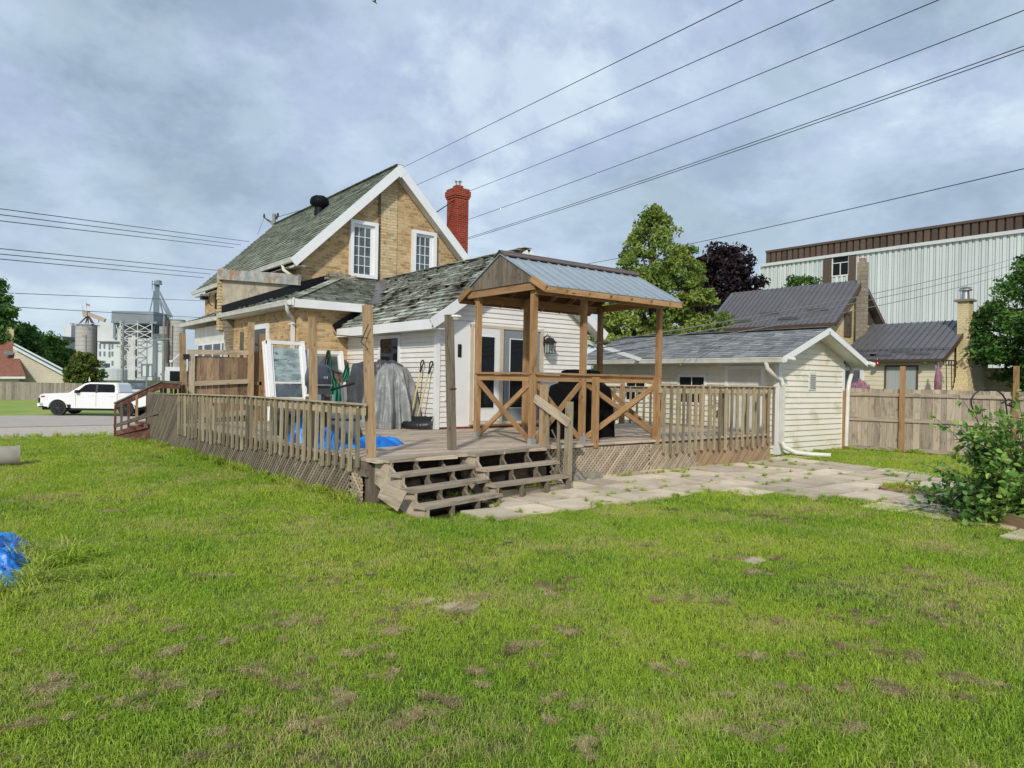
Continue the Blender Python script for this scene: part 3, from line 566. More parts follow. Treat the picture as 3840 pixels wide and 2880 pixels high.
# ---- white sided addition
AX,AY,AXR=7.48,12.22,11.6;RXA=9.55;ZA=2.78;ZRA=4.45;AY1=YM
exl,exr=7.18,2*RXA-7.18;ka=(ZRA-ZA)/(RXA-exl);ar=lambda x:ZRA-abs(x-RXA)*ka
w=MB()
siding(w,'Y',AY,[(AX,.62),(AXR,.62),(AXR,ar(AXR)-.12),(RXA,ZRA-.14),(AX,ar(AX)-.12)],.105,step=.024)
siding(w,'X',AX,[(AY,.58),(LY,.58),(LY,2.66),(AY,2.66)],.105,step=.024)
siding(w,'X',AXR,[(AY,.1),(LY+2,.1),(LY+2,2.66),(AY,2.66)],.1,sg=-1)
aw=w.build('addition_siding','siding',Hh)
b=MB();b.box(AX+.03,AXR-.03,AY+.03,LY-.01,0,2.62);b.build('addition_core','redbrick',Hh)
r=MB();fy=AY-.3;slab(r,[(exl,fy,ZA),(RXA,fy,ZRA),(RXA,YM-.02,ZRA),(exl,LY+.2,ZA)],.05);slab(r,[(exr,fy,ZA),(RXA,fy,ZRA),(RXA,YM-.02,ZRA),(exr,YM-.02,ZA)],.05);ar_=r.build('addition_roof','underlay',Hh)
s=MB();al=math.hypot(RXA-exl,ZRA-ZA)
shingles(s,(exl-.02,fy-.02,ZA-.01),(0,1,0),(RXA-exl,0,ZRA-ZA),lambda v:(0,LY-fy+.1+ (YM-LY)*min(1,v/al*1.0) if v>.75 else LY-fy-.15+v*.7),al*.36,.16,.42,curl=.45,miss=.02,thick=.026)
V_=np.array([RXA-exl,0,ZRA-ZA]);V_/=np.linalg.norm(V_);O2=np.array([exl-.02,fy-.02,ZA-.01])+V_*al*.36
shingles(s,O2,(0,1,0),V_,lambda v:(0,LY-fy+.0+(YM-LY)*min(1,(v+al*.36)/al)),al*.64,.135,.30,curl=.75,miss=.16,thick=.028)
shingles(s,(exr+.02,fy-.02,ZA-.01),(0,1,0),(RXA-exr,0,ZRA-ZA),lambda v:(0,YM-fy),al,.13,.3,curl=.4)
for i in range(22): y=fy+i*(YM-fy)/22;s.beam((RXA,y,ZRA+.03),(RXA,y+.27,ZRA+.035),.22,.014)
s.build('addition_shingles','shold',ar_)
b=MB();b.beam((8.02,16.1,3.44),(9.38,18.4,4.42),.34,.02,(-.4,-.25,1));b.build('valley_flashing','darkmetal',ar_)
rake(Hh,exl-.03,ZA-.0,RXA,ZRA-.01,fy-.03,.2,.28,'addition_rake');rake(Hh,exr+.03,ZA-.0,RXA,ZRA-.01,fy-.03,.2,.28,'addition_rake')
b=MB();b.box(exl-.05,exl-.02,fy-.02,LY-.1,ZA-.2,ZA-.0);b.box(exl-.02,AX-.0,fy,LY-.02,ZA-.19,ZA-.175);b.build('addition_fascia','trim',Hh)
b=MB();b.beam((exl-.08,LY-.05,ZA-.0),(8.0,LY-.05,3.36),.06,.24);b.build('end_flashing','black',Hh)
b=MB();b.box(AX-.035,AX+.06,AY-.035,AY+.06,.58,2.64);b.build('corner_trim','trim',Hh);b=MB();b.box(AXR-.06,AXR+.03,AY-.03,AY+.06,.2,2.6);b.build('corner_trim','trim',Hh)
w_=window(Hh,'X',AX,13.72,14.72,1.55,2.56,fw=.075,proud=.045,name='addition_window')
# doors
def onya(p): return onY(p,AY)
d0=onya(R5(1150,880))[0];d1=onya(R6(600,1245))[0];xm=onya(R5(1395,500))[0];zt_=2.74
b=MB();b.box(7.78,d0,AY-.03,AY-.001,.62,2.80);b.box(d1,d1+.05,AY-.03,AY,.62,2.80);b.box(d0,d1,AY-.028,AY-.001,2.76,2.80);b.build('door_surround','trim',Hh)
b=MB();b.box(d0,d0+.07,AY-.06,AY-.01,.72,2.76);b.box(d1-.07,d1,AY-.06,AY-.01,.72,2.76);b.box(d0,d1,AY-.062,AY-.01,2.70,2.762);b.box(xm-.04,xm+.06,AY-.058,AY-.01,.72,2.70);b.box(d0,d1,AY-.1,AY-.01,.66,.72);b.build('door_frame','creamtrim',Hh)
def door(x0,x1,z0,z1,y,mat,gl):
    b=MB();b.box(x0,x1,y-.03,y,z0,z1);o=b.build('door',mat,Hh)
    m_=.15 if x1-x0>.6 else .1
    b=MB();b.box(x0+m_-.02,x1-m_+.02,y-.042,y-.03,z0+.26,z1-.17);b.build('glass_trim','trim',o)
    b=MB();b.box(x0+m_,x1-m_,y-.048,y-.043,z0+.28,z1-.19);b.build('pane',gl,o)
    b=MB();b.tube([(x0+.05,y-.04,1.62),(x0+.05,y-.09,1.62),(x0+.15,y-.09,1.62)],.01,6);b.build('door_handle','silver',o);return o
door(d0+.07,xm-.04,.73,2.70,AY-.02,'trim','glass');door(xm+.1,d1-.1,.73,2.68,AY-.015,'fargrey','glass')
b=MB();b.box(d0-.4,d1+.4,AY-.015,AY-.0,.575,.655);b.build('threshold_bricks','redbrick',Hh)
# wall lantern
lc=onY((1940+675/5.53,1180+600/5.53),12.05)
b=MB();lx,ly,lz=lc;b.box(lx-.15,lx-.03,AY-.03,AY-.016,lz-.06,lz+.16);b.tube([(lx-.09,AY-.02,lz+.1),(lx-.05,ly+.02,lz+.2),(lx,ly,lz+.12)],.014,6)
b.grid([[(lx+a*q,ly+c*q,lz+z) for a,c in ((-1,-1),(1,-1),(1,1),(-1,1))] for q,z in ((.03,.13),(.055,.12),(.1,.03),(.115,.025),(.115,.01))],sm=False,closed_u=True);b.tube([(lx,ly,lz+.12),(lx,ly,lz+.19)],[.02,.004],6)
for a,c in ((-1,-1),(1,-1),(1,1),(-1,1),(0,-1),(-1,0)): b.beam((lx+a*.09,ly+c*.09,lz+.02),(lx+a*.085,ly+c*.085,lz-.21),.01,.01)
for z in (-.21,):
    b.box(lx-.09,lx+.09,ly-.09,ly+.09,lz+z-.012,lz+z)
for dxx in (-.045,.045):
    for (a,z,c,z2) in ((0,.0,.022,-.08),(.022,-.08,0,-.16),(0,-.16,-.022,-.08),(-.022,-.08,0,0)): b.beam((lx+dxx+a,ly-.092,lz+z-.01),(lx+dxx+c,ly-.092,lz+z2-.01),.007,.007)
la=b.build('wall_lantern','iron',Hh);b=MB();b.box(lx-.075,lx+.075,ly-.075,ly+.075,lz-.205,lz+.01);b.build('lantern_glass','lampglass',la)
q=onY(R5(988,705),AY);b=MB();b.box(q[0]-.07,q[0]+.12,AY-.1,AY,q[2]-.06,q[2]+.06);b.build('outlet_box','gutter',Hh)
q=onY(R5(1075,330),AY);b=MB();b.box(q[0]-.03,q[0]+.05,AY-.05,AY-.03,q[2]-.16,q[2]+.1);b.build('intercom','blackpl',Hh)
# white board running from the addition eave down to the garage
b=MB();b.beam((11.62,12.25,2.56),(14.15,12.75,2.2),.06,.1);one('white_rafter',b,'trim','white sloping board running from the house corner down onto the garage roof','board',(11.6,12.2,2.5))

# ================= GARAGE =================
GX,GY=14.58,9.0;GXR=17.5;GY1=15.0;GRX=16.0;GZ=2.24;GZR=2.98
G=thing('garage',(16,9,0),'cream sided garage with grey shingle gable roof beside the deck','garage')
gl,gr_=14.12,17.88;kg=(GZR-GZ)/(GRX-gl);gg=lambda x:GZR-abs(x-GRX)*kg
w=MB();siding(w,'Y',GY,[(GX,.03),(GXR,.03),(GXR,gg(GXR)-.1),(GRX,GZR-.12),(GX,gg(GX)-.1)],.13,step=.03)
siding(w,'X',GX,[(GY,.03),(GY1,.03),(GY1,2.2),(GY,2.2)],.13,step=.03);siding(w,'X',GXR,[(GY,.03),(GY1,.03),(GY1,2.2),(GY,2.2)],.13,step=.03,sg=-1)
flatwall(w,'Y',GY1,[(GX,0),(GXR,0),(GXR,gg(GXR)-.1),(GRX,GZR-.12),(GX,gg(GX)-.1)]);w.build('siding','cream',G)
r=MB();gy=GY-.4;slab(r,[(gl,gy,GZ),(GRX,gy,GZR),(GRX,GY1+.3,GZR),(gl,GY1+.3,GZ)],.045);slab(r,[(gr_,gy,GZ),(GRX,gy,GZR),(GRX,GY1+.3,GZR),(gr_,GY1+.3,GZ)],.045);g_r=r.build('roof','black',G)
s=MB();gl_=math.hypot(GRX-gl,GZR-GZ)
for sx in (gl,gr_): shingles(s,(sx+(-.02 if sx<16 else .02),gy-.02,GZ-.01),(0,1,0),(GRX-sx,0,GZR-GZ),lambda v:(0,GY1+.3-gy),gl_,.14,.3,curl=.06,thick=.014)
for i in range(30): y=gy+i*.22;s.beam((GRX,y,GZR+.015),(GRX,y+.25,GZR+.02),.26,.01)
s.build('shingles','shgrey',g_r)
def rk(xa,xb):
    b=MB();b.beam((xa,gy-.02,GZ-.075),(xb,gy-.02,GZR-.075),.03,.13);b.build('rake_board','trim',G)
    b=MB();b.beam((xa,gy+.2,GZ-.14),(xb,gy+.2,GZR-.14),.38,.012);b.build('soffit','gutter',G)
rk(gl-.02,GRX);rk(gr_+.02,GRX)
gutter(G,gl-.0,gy-.02,GY1+.3,GZ-.07,GZ-.07);gutter(G,gr_,gy,GY1+.3,GZ-.07,GZ-.07,sg=1)
b=MB();b.box(gl+.02,GX,GY,GY1,GZ-.16,GZ-.145);b.build('eave_soffit','gutter',G)
b=MB();b.box(GX-.03,GX+.09,GY-.035,GY+.08,.02,2.12);b.build('corner_trim','trim',G);b=MB();b.box(GXR-.08,GXR+.03,GY-.03,GY+.08,.02,2.15);b.build('corner_trim','trim',G)
b=MB();b.tube([(gl-.05,GY+.0,2.12),(gl-.03,GY-.02,1.98),(gl+.2,GY-.03,1.84),(GX-.02,GY-.08,1.74),(GX+.02,GY-.1,1.6)],.05,10);b.beam((GX+.04,GY-.09,1.65),(GX+.04,GY-.09,.28),.09,.08,(0,1,0));b.tube([(GX+.04,GY-.09,.32),(GX+.06,GY-.14,.2),(GX+.2,GY-.35,.09),(GX+.4,GY-.6,.06),(GX+.6,GY-.95,.06)],.055,12);b.build('downspout','gutter',G)
b=MB();b.tube([(gr_+.03,GY+.0,2.12),(gr_-.02,GY-.03,1.95),(GXR+.1,GY-.1,1.7),(GXR+.02,GY-.12,1.5),(GXR+.02,GY-.1,.1)],.05,10);b.build('downspout','gutter',G)
dd=MB();dd.box(GX-.03,GX-.0,9.42,10.32,.05,1.97);go=dd.build('door','gutter',G)
b=MB()
for y0 in (9.5,9.92):
    for z0,z1 in ((.2,.85),(.95,1.5),(1.58,1.85)): b.box(GX-.036,GX-.031,y0,y0+.32,z0,z1)
b.build('door_panels','gutter',go)
b=MB();b.box(GX-.05,GX,9.33,9.42,.03,2.05);b.box(GX-.05,GX,10.32,10.41,.03,2.05);b.box(GX-.05,GX,9.42,10.32,1.97,2.05);b.build('door_frame','trim',G)
window(G,'X',GX,10.95,11.85,1.06,1.84,fw=.07,proud=.045,bars=(2,1))
window(G,'X',GX,12.9,13.7,1.06,1.84,fw=.07,proud=.045,bars=(2,1))
b=MB();b.box(15.82,16.13,GY-.045,GY-.02,1.5,1.93);v_=b.build('louvre_vent','gutter',G)
b=MB()
for i in range(7): b.beam((15.86,GY-.055,1.56+i*.05),(16.09,GY-.055,1.56+i*.05),.03,.008,(0,-.6,1))
b.build('louvres','galvplain',v_)
b=MB();b.cone((14.2,gy-.05,2.2),(14.35,gy-.12,2.18),.03,.045,10);b.build('eave_spotlight','gutter',G);b=MB();b.cone((17.85,gy-.05,2.2),(17.98,gy-.12,2.15),.05,.07,10);b.build('eave_spotlight','gutter',G)
# small ornament and metal wall sign on the garage wall
b=MB();q=onX(R7(1003,810),GX-.06)
for rr,(oy,oz) in ((.09,(0,.1)),(.06,(.0,-.08))):
    b.tube([(GX-.05,q[1]+oy+rr*math.cos(a),q[2]+oz+rr*1.3*math.sin(a)) for a in np.linspace(0,2*math.pi,9)],.008,5)
for a in np.linspace(0,math.pi,5)[:-1]: b.tube([(GX-.05,q[1]-.1*math.cos(a),q[2]-.1-.1*math.sin(a)),(GX-.05,q[1]+.1*math.cos(a),q[2]-.1+.1*math.sin(a))],.006,4)
one('wrought_iron_ornament',b,'iron','black wrought iron ornament hanging beside the garage door','ornament',(GX,q[1],q[2]))
q=onX(R7(733,440),GX-.5);b=MB();b.tube([(q[0],q[1],q[2]),(q[0],q[1],q[2]+.15)],.003,4)
b.lathe((q[0],q[1],q[2]-.08),[(.0,0),(.03,.02),(.04,.05),(.02,.09),(0,.1)],8)
one('hanging_sun_catcher',b,'leafshrub','small yellow green ornament hanging from the garage gutter','ornament',(q[0],q[1],q[2]))
# ================= DECK =================
DK=.575
Dk=thing('wooden_deck',(7,12,0),'large weathered wooden deck with picket railings and lattice skirt around the back of the house','deck')
lx_=lambda y:4.0-.068*(y-8.2)
f=MB();bw=.14;y=7.9
while y<17.3:
    yc=y+bw/2;x0=lx_(yc)-.03
    if yc<8.62: x1=min(4.1+(yc-7.80)/.155,13.45) if yc<8.5 else 13.45
    elif yc<AY-.02: x1=13.5
    elif yc<LY: x1=AX
    else: x1=LX
    # each row is two or three boards butted
    cuts=[x0];x=x0+random.uniform(1.5,4)
    while x<x1-.6: cuts.append(x);x+=random.uniform(2.6,4.2)
    cuts.append(x1);sag=lambda x:-.03*sst(4.6,3.6,x)*sst(10,17,yc)-.0
    for a,b_ in zip(cuts,cuts[1:]): 
        if b_-a>.05: f.beam((a+.003,yc,DK-.019+sag(a)),(b_-.003,yc,DK-.019+random.uniform(-.003,.003)),bw-.012,.038)
    y+=bw
f.build('deck_floor','deck',Dk)
b=MB();b.beam((lx_(8.15)+.0,8.15,DK-.14),(lx_(17.3),17.3,DK-.16),.04,.19)
b.beam((7.3,8.52,DK-.13),(13.48,8.52,DK-.13),.04,.18);b.box(13.44,13.48,8.55,12.9,DK-.22,DK-.04)
for yy in np.arange(9.4,12.2,1.2): b.box(4.2,13.4,yy,yy+.04,DK-.2,DK-.04)
b.beam((4.12,8.1,.42),(4.5,8.22,.42),.1,.15);b.box(4.02,4.2,8.13,8.27,-.05,.5)
b.build('rim_joist','oldwood',Dk)
b=MB();b.beam((4.15,8.1,.27),(7.25,8.5,.27),.03,.5);b.build('shade_board','soil',Dk)  # dark board added behind the treads, standing in for deep shade
# soil under deck and steps, its colour darkened to stand for shade
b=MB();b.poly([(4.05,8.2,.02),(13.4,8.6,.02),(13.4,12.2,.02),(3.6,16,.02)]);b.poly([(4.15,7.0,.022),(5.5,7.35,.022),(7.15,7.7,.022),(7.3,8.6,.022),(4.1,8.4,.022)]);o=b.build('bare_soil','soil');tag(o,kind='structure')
def post(par,x,y,z0,z1,w_=.09,mat='postwood',lean=(0,0),name='post',cap=0):
    b=MB();b.beam((x,y,z0),(x+lean[0],y+lean[1],z1),w_,w_,(0,1,0));return b.build(name,mat,par)
# left railing
def railing(par,P0,P1,n,ztop,zbot,out,mat='algae',capmat='railcap',skip=(),boardh=.13,wid=.045,jz=.022):
    P0=np.array(P0,float);P1=np.array(P1,float);d=P1-P0;L_=np.linalg.norm(d[:2]);u=np.array([d[0],d[1],0])/L_;nn=np.array([u[1],-u[0],0])*out
    b=MB();b.beam(P0+[0,0,-boardh/2-.01],P1+[0,0,-boardh/2-.01],.035,boardh);b.beam(P0+nn*.02,P1+nn*.02,.09,.02);b.build('rail_board',capmat,par)
    for i in range(n):
        if i in skip: continue
        t=(i+.5)/n+random.gauss(0,.0018);c=P0+d*t+nn*(.018+wid/2);zt=c[2]-.03+random.gauss(0,jz*.6);zb=zbot+ (0 if not hasattr(zbot,'__call__') else 0)+random.gauss(0,jz)
        k=random.gauss(0,.012);b=MB();a0=c+np.array([k,k,0])
        p0=np.array([c[0],c[1],zb]);p1=np.array([a0[0],a0[1],zt]);b.beam(p0,p1,wid,wid*.85,tuple(nn))
        # sloping cut at the top
        s_=np.cross([0,0,1.],nn)*wid/2;q=wid*.42
        b.poly([p1-s_-nn*q,p1+s_-nn*q,p1+s_+nn*(-q)+[0,0,.035],p1-s_+nn*(-q)+[0,0,.035]]);b.poly([p1-s_+nn*q,p1+s_+nn*q,p1+s_-nn*q+[0,0,.035],p1-s_-nn*q+[0,0,.035]])
        b.build('picket',mat,par)
P_n=(lx_(8.2)-.03,8.2,1.26);P_m=(lx_(12.1)-.03,12.1,1.25);P_f=(lx_(15.8)-.03,15.8,1.19)
railing(Dk,P_n,P_m,20,0,.40,-1);railing(Dk,P_m,P_f,17,0,.33,-1)
post(Dk,lx_(12.1)+.04,12.1,.4,1.22);post(Dk,lx_(14)+.04,14.0,.35,1.22,mat='railcap');post(Dk,lx_(10)+.04,10.,.4,1.2,mat='algae')
# tall posts
post(Dk,4.12,8.28,.3,2.53,.1,lean=(-.09,.03),name='tall_post')
post(Dk,lx_(9.8)+.06,9.8,.4,2.46,.095,lean=(-.05,.0),name='tall_post')
t_=post(Dk,5.56,8.62,DK,2.53,.1,'oldwood',lean=(-.09,.0),name='tall_post');t_['label']='cracked grey post with a cream solar light on top'
b=MB();b.cone((5.55,8.56,2.46),(5.55,8.56,2.5),.05,.075,16);b.cone((5.55,8.56,2.5),(5.55,8.56,2.525),.085,.07,16);b.build('solar_light','gutter',t_)
b=MB();b.box(5.47,5.58,8.56,8.565,1.45,1.475);b.build('paint_mark','redwood',t_)
# wire hanger on the corner post
b=MB();q=np.array([4.0,8.2,2.0]);b.tube([q+[.0,0,.1],q+[-.2,.1,.12],q+[-.36,.2,.13],q+[-.38,.2,.17]],.006,5);b.tube([q+[0,0,.28],q+[-.1,.0,.05],q+[-.02,0,-.02],q+[0,0,-.05]],.006,5);b.build('wire_hook','iron',Dk)
# gate and privacy fence on the deck
Y_=16.25
gate_top=2.05
b=MB();post(Dk,3.66,Y_,.3,2.48,.11,lean=(-.07,0),name='tall_post');post(Dk,5.03,Y_,.3,2.80,.12,lean=(.0,0),name='tall_post');post(Dk,5.30,Y_+.1,.3,2.56,.11,mat='newwood',name='tall_post')
post(Dk,4.95,Y_+.4,.3,2.6,.07,mat='oldwood',name='tall_post')
Gt=MB()
x=3.72
while x<5.0:
    ww=random.uniform(.12,.15);Gt.beam((x+ww/2,Y_+.03,.62),(x+ww/2,Y_+.03,2.0),ww-.008,.02,(0,1,0),t=(1.3 if 3.98<x<4.13 else random.random()*.75));x+=ww
gt=Gt.build('privacy_panel','cedar',Dk)
b=MB();b.beam((3.70,Y_-.02,2.08),(5.0,Y_-.02,2.11),.05,.1);b.beam((3.84,Y_-.03,1.40),(4.98,Y_-.03,1.47),.05,.1);b.beam((3.84,Y_-.02,.68),(4.98,Y_-.02,.76),.05,.12);b.beam((3.78,Y_-.02,.66),(3.78,Y_-.02,2.03),.11,.04,(0,1,0));b.build('panel_rail','railcap',gt)
b=MB();b.box(3.6,3.72,Y_-.08,Y_-.05,1.92,2.03);b.build('hinge','iron',gt)
b=MB()
for i in range(3): b.beam((5.11+i*.07,Y_+.1,.6),(5.11+i*.07,Y_+.1,2.15),.068,.02,(0,1,0))
b.beam((5.05,Y_+.06,1.42),(5.3,Y_+.06,1.42),.03,.08);b.beam((5.05,Y_+.07,2.3),(6.2,Y_+.15,2.40),.03,.07);b.build('privacy_panel','cedar',Dk)
# lattice
def lattice(name,par,mat,P0,P1,z0,z1,pitch=.057,sw=.036,zb1=None,flip=1,zt1=None):
    P0=np.array(P0,float);P1=np.array(P1,float);d=P1-P0;Lw=np.linalg.norm(d);u=d/Lw;n=np.array([u[1],-u[0]]);b=MB()
    zb1=z0 if zb1 is None else zb1;zt1=z1 if zt1 is None else zt1
    poly=[(0,z0),(Lw,zb1),(Lw,zt1),(0,z1)]
    for layer,sg in ((0,1*flip),(1,-1*flip)):
        e=np.array([math.cos(math.radians(45)),math.sin(math.radians(45))*sg]);q=np.array([-e[1],e[0]])
        ks=[np.array(p)@q for p in poly];k=min(ks)
        while k<max(ks):
            k+=pitch*(1+random.gauss(0,.03))
            lo,hi=-1e9,1e9
            for i in range(4):
                A=np.array(poly[i]);B_=np.array(poly[(i+1)%4]);nn=np.array([-(B_-A)[1],(B_-A)[0]]);den=e@nn;num=(A-q*k)@nn
                if abs(den)<1e-9: continue
                t=num/den
                if den>0: lo=max(lo,t)
                else: hi=min(hi,t)
            if hi-lo<.02: continue
            a=q*k+e*lo;c=q*k+e*hi;o=.007*layer*1.0
            A3=np.array([*(P0+u*a[0]+n*(.0-o)),a[1]]);B3_=np.array([*(P0+u*c[0]+n*(.0-o)),c[1]])
            b.beam(A3,B3_,.0065,sw,(np.cross([n[0],n[1],0],(B3_-A3)/np.linalg.norm(B3_-A3))))
    return b.build(name,mat,par)
off=lambda y:(lx_(y)-.035,y)
lattice('lattice_panel',Dk,'latdark',off(15.8),off(12.3),-.02,.36,zt1=.42)
lattice('lattice_panel',Dk,'latdark',off(12.3),off(10.2),-.02,.42,zt1=.44)
lattice('lattice_panel',Dk,'lattice',off(10.2),off(8.55),-.02,.44,zt1=.45)
lattice('lattice_panel',Dk,'latgrey',off(8.53),off(8.22),-.02,.42,flip=-1,zt1=.3,pitch=.06)
tl=lattice('lattice_panel',Dk,'latdark',(3.24,17.95),off(15.8),-.05,1.14,pitch=.052,zt1=1.16);tl['label']='tall dark grey lattice panel standing beside the red stair'
b=MB();b.beam((3.26,17.9,1.16),(3.44,15.8,1.17),.03,.03);b.build('lattice_cap','latdark',tl)
FY=8.49
lattice('lattice_panel',Dk,'latgrey',(7.35,FY),(9.66,FY-.02),.0,.50,zb1=-.04,zt1=.50)
lattice('lattice_panel',Dk,'latgrey',(9.66,FY-.03),(10.99,FY-.03),-.03,.49,zb1=-.04,zt1=.48,pitch=.053)
tp=lattice('lattice_panel',Dk,'lattan',(10.99,FY-.035),(13.45,FY-.035),-.08,.48,pitch=.05);tp['label']='tan lattice panel at the garage end'
lattice('lattice_panel',Dk,'lattan',(13.47,8.5),(13.47,12.8),-.02,.45)
# right front rail
railing(Dk,(9.86,8.44,1.565),(13.55,8.44,1.565),20,0,.33,1)
post(Dk,11.9,8.56,.35,1.5,mat='algae');post(Dk,13.42,8.56,.3,1.48,mat='postwood');post(Dk,12.75,8.56,.4,1.45,.05,mat='algae')
railing(Dk,(13.48,8.5,1.5),(13.48,12.8,1.5),19,0,.5,-1,mat='algae')
for yy in (10.2,11.4,12.7): post(Dk,13.4,yy,.45,1.56,mat='postwood')
railing(Dk,(13.48,12.8,1.5),(12.3,12.85,1.5),6,0,.5,-1)
# short posts in front of the gazebo
post(Dk,8.32,8.5,.5,1.68,.09,'newwood');post(Dk,9.86,8.5,.5,1.70,.09,'newwood');post(Dk,7.27,8.6,.5,1.54,.095,'postwood')
# red stair at the far end
St=MB()
zr=lambda y:1.42 if y<17.05 else 1.42-(y-17.05)*.155
b=MB();b.beam((3.47,15.85,1.42),(3.38,17.05,1.43),.1,.04);b.beam((3.38,17.05,1.43),(3.08,21.25,.79),.1,.04);b.build('stair_rail_cap','oldwood',Dk)
b=MB();b.beam((3.46,15.85,1.34),(3.37,17.05,1.34),.035,.11);b.beam((3.37,17.05,1.34),(3.07,21.25,.70),.035,.11);b.build('stair_rail','redwood',Dk)
b=MB();b.beam((3.3,17.1,.75),(3.06,21.3,.18),.035,.09);b.build('stair_middle_rail','oldwood',Dk)
for i,yy in enumerate((16.0,16.25,16.55,16.85,17.3,17.6,18.1,19.0,19.75,20.45,21.1)):
    x=3.45-(yy-16)*.072+(.16 if yy<18 else 0);b=MB();zt=zr(yy)-.04;zb=gz(0,yy)-.02 if yy>18 else .35
    b.beam((x-.03,yy,zb),(x-.03,yy,zt),.05,.05,(0,1,0));b.build('stair_picket',('redwood','oldwood','redwood','postwood')[i%4],Dk)
b=MB();b.beam((3.25,17.7,.2),(3.08,20.9,-.12),.04,.3);b.beam((3.2,17.7,.42),(3.06,20.9,.02),.04,.12)
for i in range(4): b.box(3.1,4.3,17.9+i*.75,18.6+i*.75,.42-i*.14,.46-i*.14)
b.build('stair_side','redwood',Dk)

# ================= STEPS =================
def flight(nm,label,levels,depth,base,mat='step',risers=3,strL=True,kick=None):
    T=thing(nm,(levels[0][0][0],levels[0][0][1],0),label,'steps','steps up to the deck')
    for (L_,R_,z) in levels:
        L_=np.array(L_);R_=np.array(R_);u=(R_-L_)/np.linalg.norm(R_-L_);n=np.array([-u[1],u[0]])
        c0=L_+n*depth/2;c1=R_+n*depth/2
        b=MB();b.beam((c0[0]-.02*u[0],c0[1],z-.02),(c1[0],c1[1],z-.02),depth,.04);b.build('tread',mat,T)
    L0=np.array(levels[0][0]);R0=np.array(levels[0][1]);Ln=np.array(levels[-1][0]);Rn=np.array(levels[-1][1])
    for k,t in enumerate(np.linspace(0,1,4)):
        b=MB();prev=None
        for i,(L_,R_,z) in enumerate(levels):
            p=np.array(L_)*(1-t)+np.array(R_)*t;u=(np.array(R_)-np.array(L_));u/=np.linalg.norm(u);n=np.array([-u[1],u[0]]);off=u*(.035 if t<.01 else (-.05 if t>.99 else 0))
            p=p+off+n*.03;zl=levels[i+1][2] if i+1<len(levels) else base
            # riser post face of the stringer
            b.beam((p[0],p[1],zl-.04 if i+1<len(levels) else zl),(p[0],p[1],z-.04),.042,.05,(n[0],n[1],0))
        pa_=np.array(levels[0][0])*(1-t)+np.array(levels[0][1])*t+off+n*.055;pb_=np.array(levels[-1][0])*(1-t)+np.array(levels[-1][1])*t+off+n*.055
        b.beam((pa_[0],pa_[1],levels[0][2]-.1),(pb_[0],pb_[1],max(base,levels[-1][2]-.12)),.03,.06)
        b.build('stringer','oldwood' if t>.01 else mat,T)  # inner stringers take a darker wood, colouring in the shade under the treads
    if strL:
        for xo in (0.,.035):
            Lz=[(np.array(L_),z) for L_,R_,z in levels];u=(np.array(levels[0][1])-np.array(levels[0][0]));u/=np.linalg.norm(u);n=np.array([-u[1],u[0]])
            top=[];q0=Lz[0][0]+n*(.30)+u*(.01+xo);top.append((*q0,Lz[0][1]-.045))
            for i,(L_,z) in enumerate(Lz):
                p=L_+n*.035+u*(.01+xo);top.append((*p,z-.045));zl=Lz[i+1][1]-.045 if i+1<len(Lz) else base;top.append((*p,zl))
            last=np.array(top[-1]);top.append(tuple(last+np.array([n[0]*.22,n[1]*.22,0])));top.append((*(Lz[0][0]+n*.30+u*(.01+xo)),Lz[0][1]-.32))
            bm_=MB()
            # triangulated fan strip: steps plus lower band
            A0=np.array(top[-1]);A1=np.array(top[-2])
            for i in range(len(top)-3):
                a=np.array(top[i]);c=np.array(top[i+1]);m=lambda w:A0+(A1-A0)*min(1,max(0,((w-A0)@(A1-A0))/((A1-A0)@(A1-A0))))
                bm_.poly([a,c,m(c),m(a)],None,.6) if np.linalg.norm(m(c)-m(a))>1e-4 else bm_.poly([a,c,m(c)],None,.6)
            bm_.build('side_plate',mat,T)
    return T
F1=flight('steps','left flight of weathered wooden steps, its lowest tread reaching furthest onto the lawn',[((4.13,7.80),(5.48,8.13),DK+.012),((4.12,7.48),(5.47,7.84),.44),((4.12,7.18),(5.45,7.51),.295),((4.11,6.88),(5.42,7.18),.15)],.225,-.03)
F2=flight('steps','right flight of weathered wooden steps beside the sloping hand rail, above the paving',[((5.50,7.90),(7.2,8.32),DK+.01),((5.47,7.62),(6.98,7.86),.41),((5.42,7.33),(6.95,7.56),.24)],.19,.0)
b=MB();b.beam((5.62,7.53,.055),(7.05,7.66,.055),.04,.13);b.build('kick_board','step',F2)
# hand rail of the right flight
b=MB();b.beam((7.27,8.0,.08),(7.26,7.98,1.29),.09,.09,(0,1,0));b.build('rail_post','algae',F2)
qa=onX(R6(590,1085),7.3);qb=onX(R6(808,1270),7.15)
b=MB();b.beam((7.20,8.74,1.32),(7.20,7.92,.97),.035,.13);b.build('hand_rail','latgrey',F2)
for yy,z0,z1 in ((8.46,.5,1.2),(8.2,.3,1.1)): 
    b=MB();b.beam((7.25,yy,z0),(7.24,yy,z1),.035,.035,(0,1,0));b.build('baluster','algae',F2)
q=onZ((1340+700/2.765,1640+100/2.765),DK)
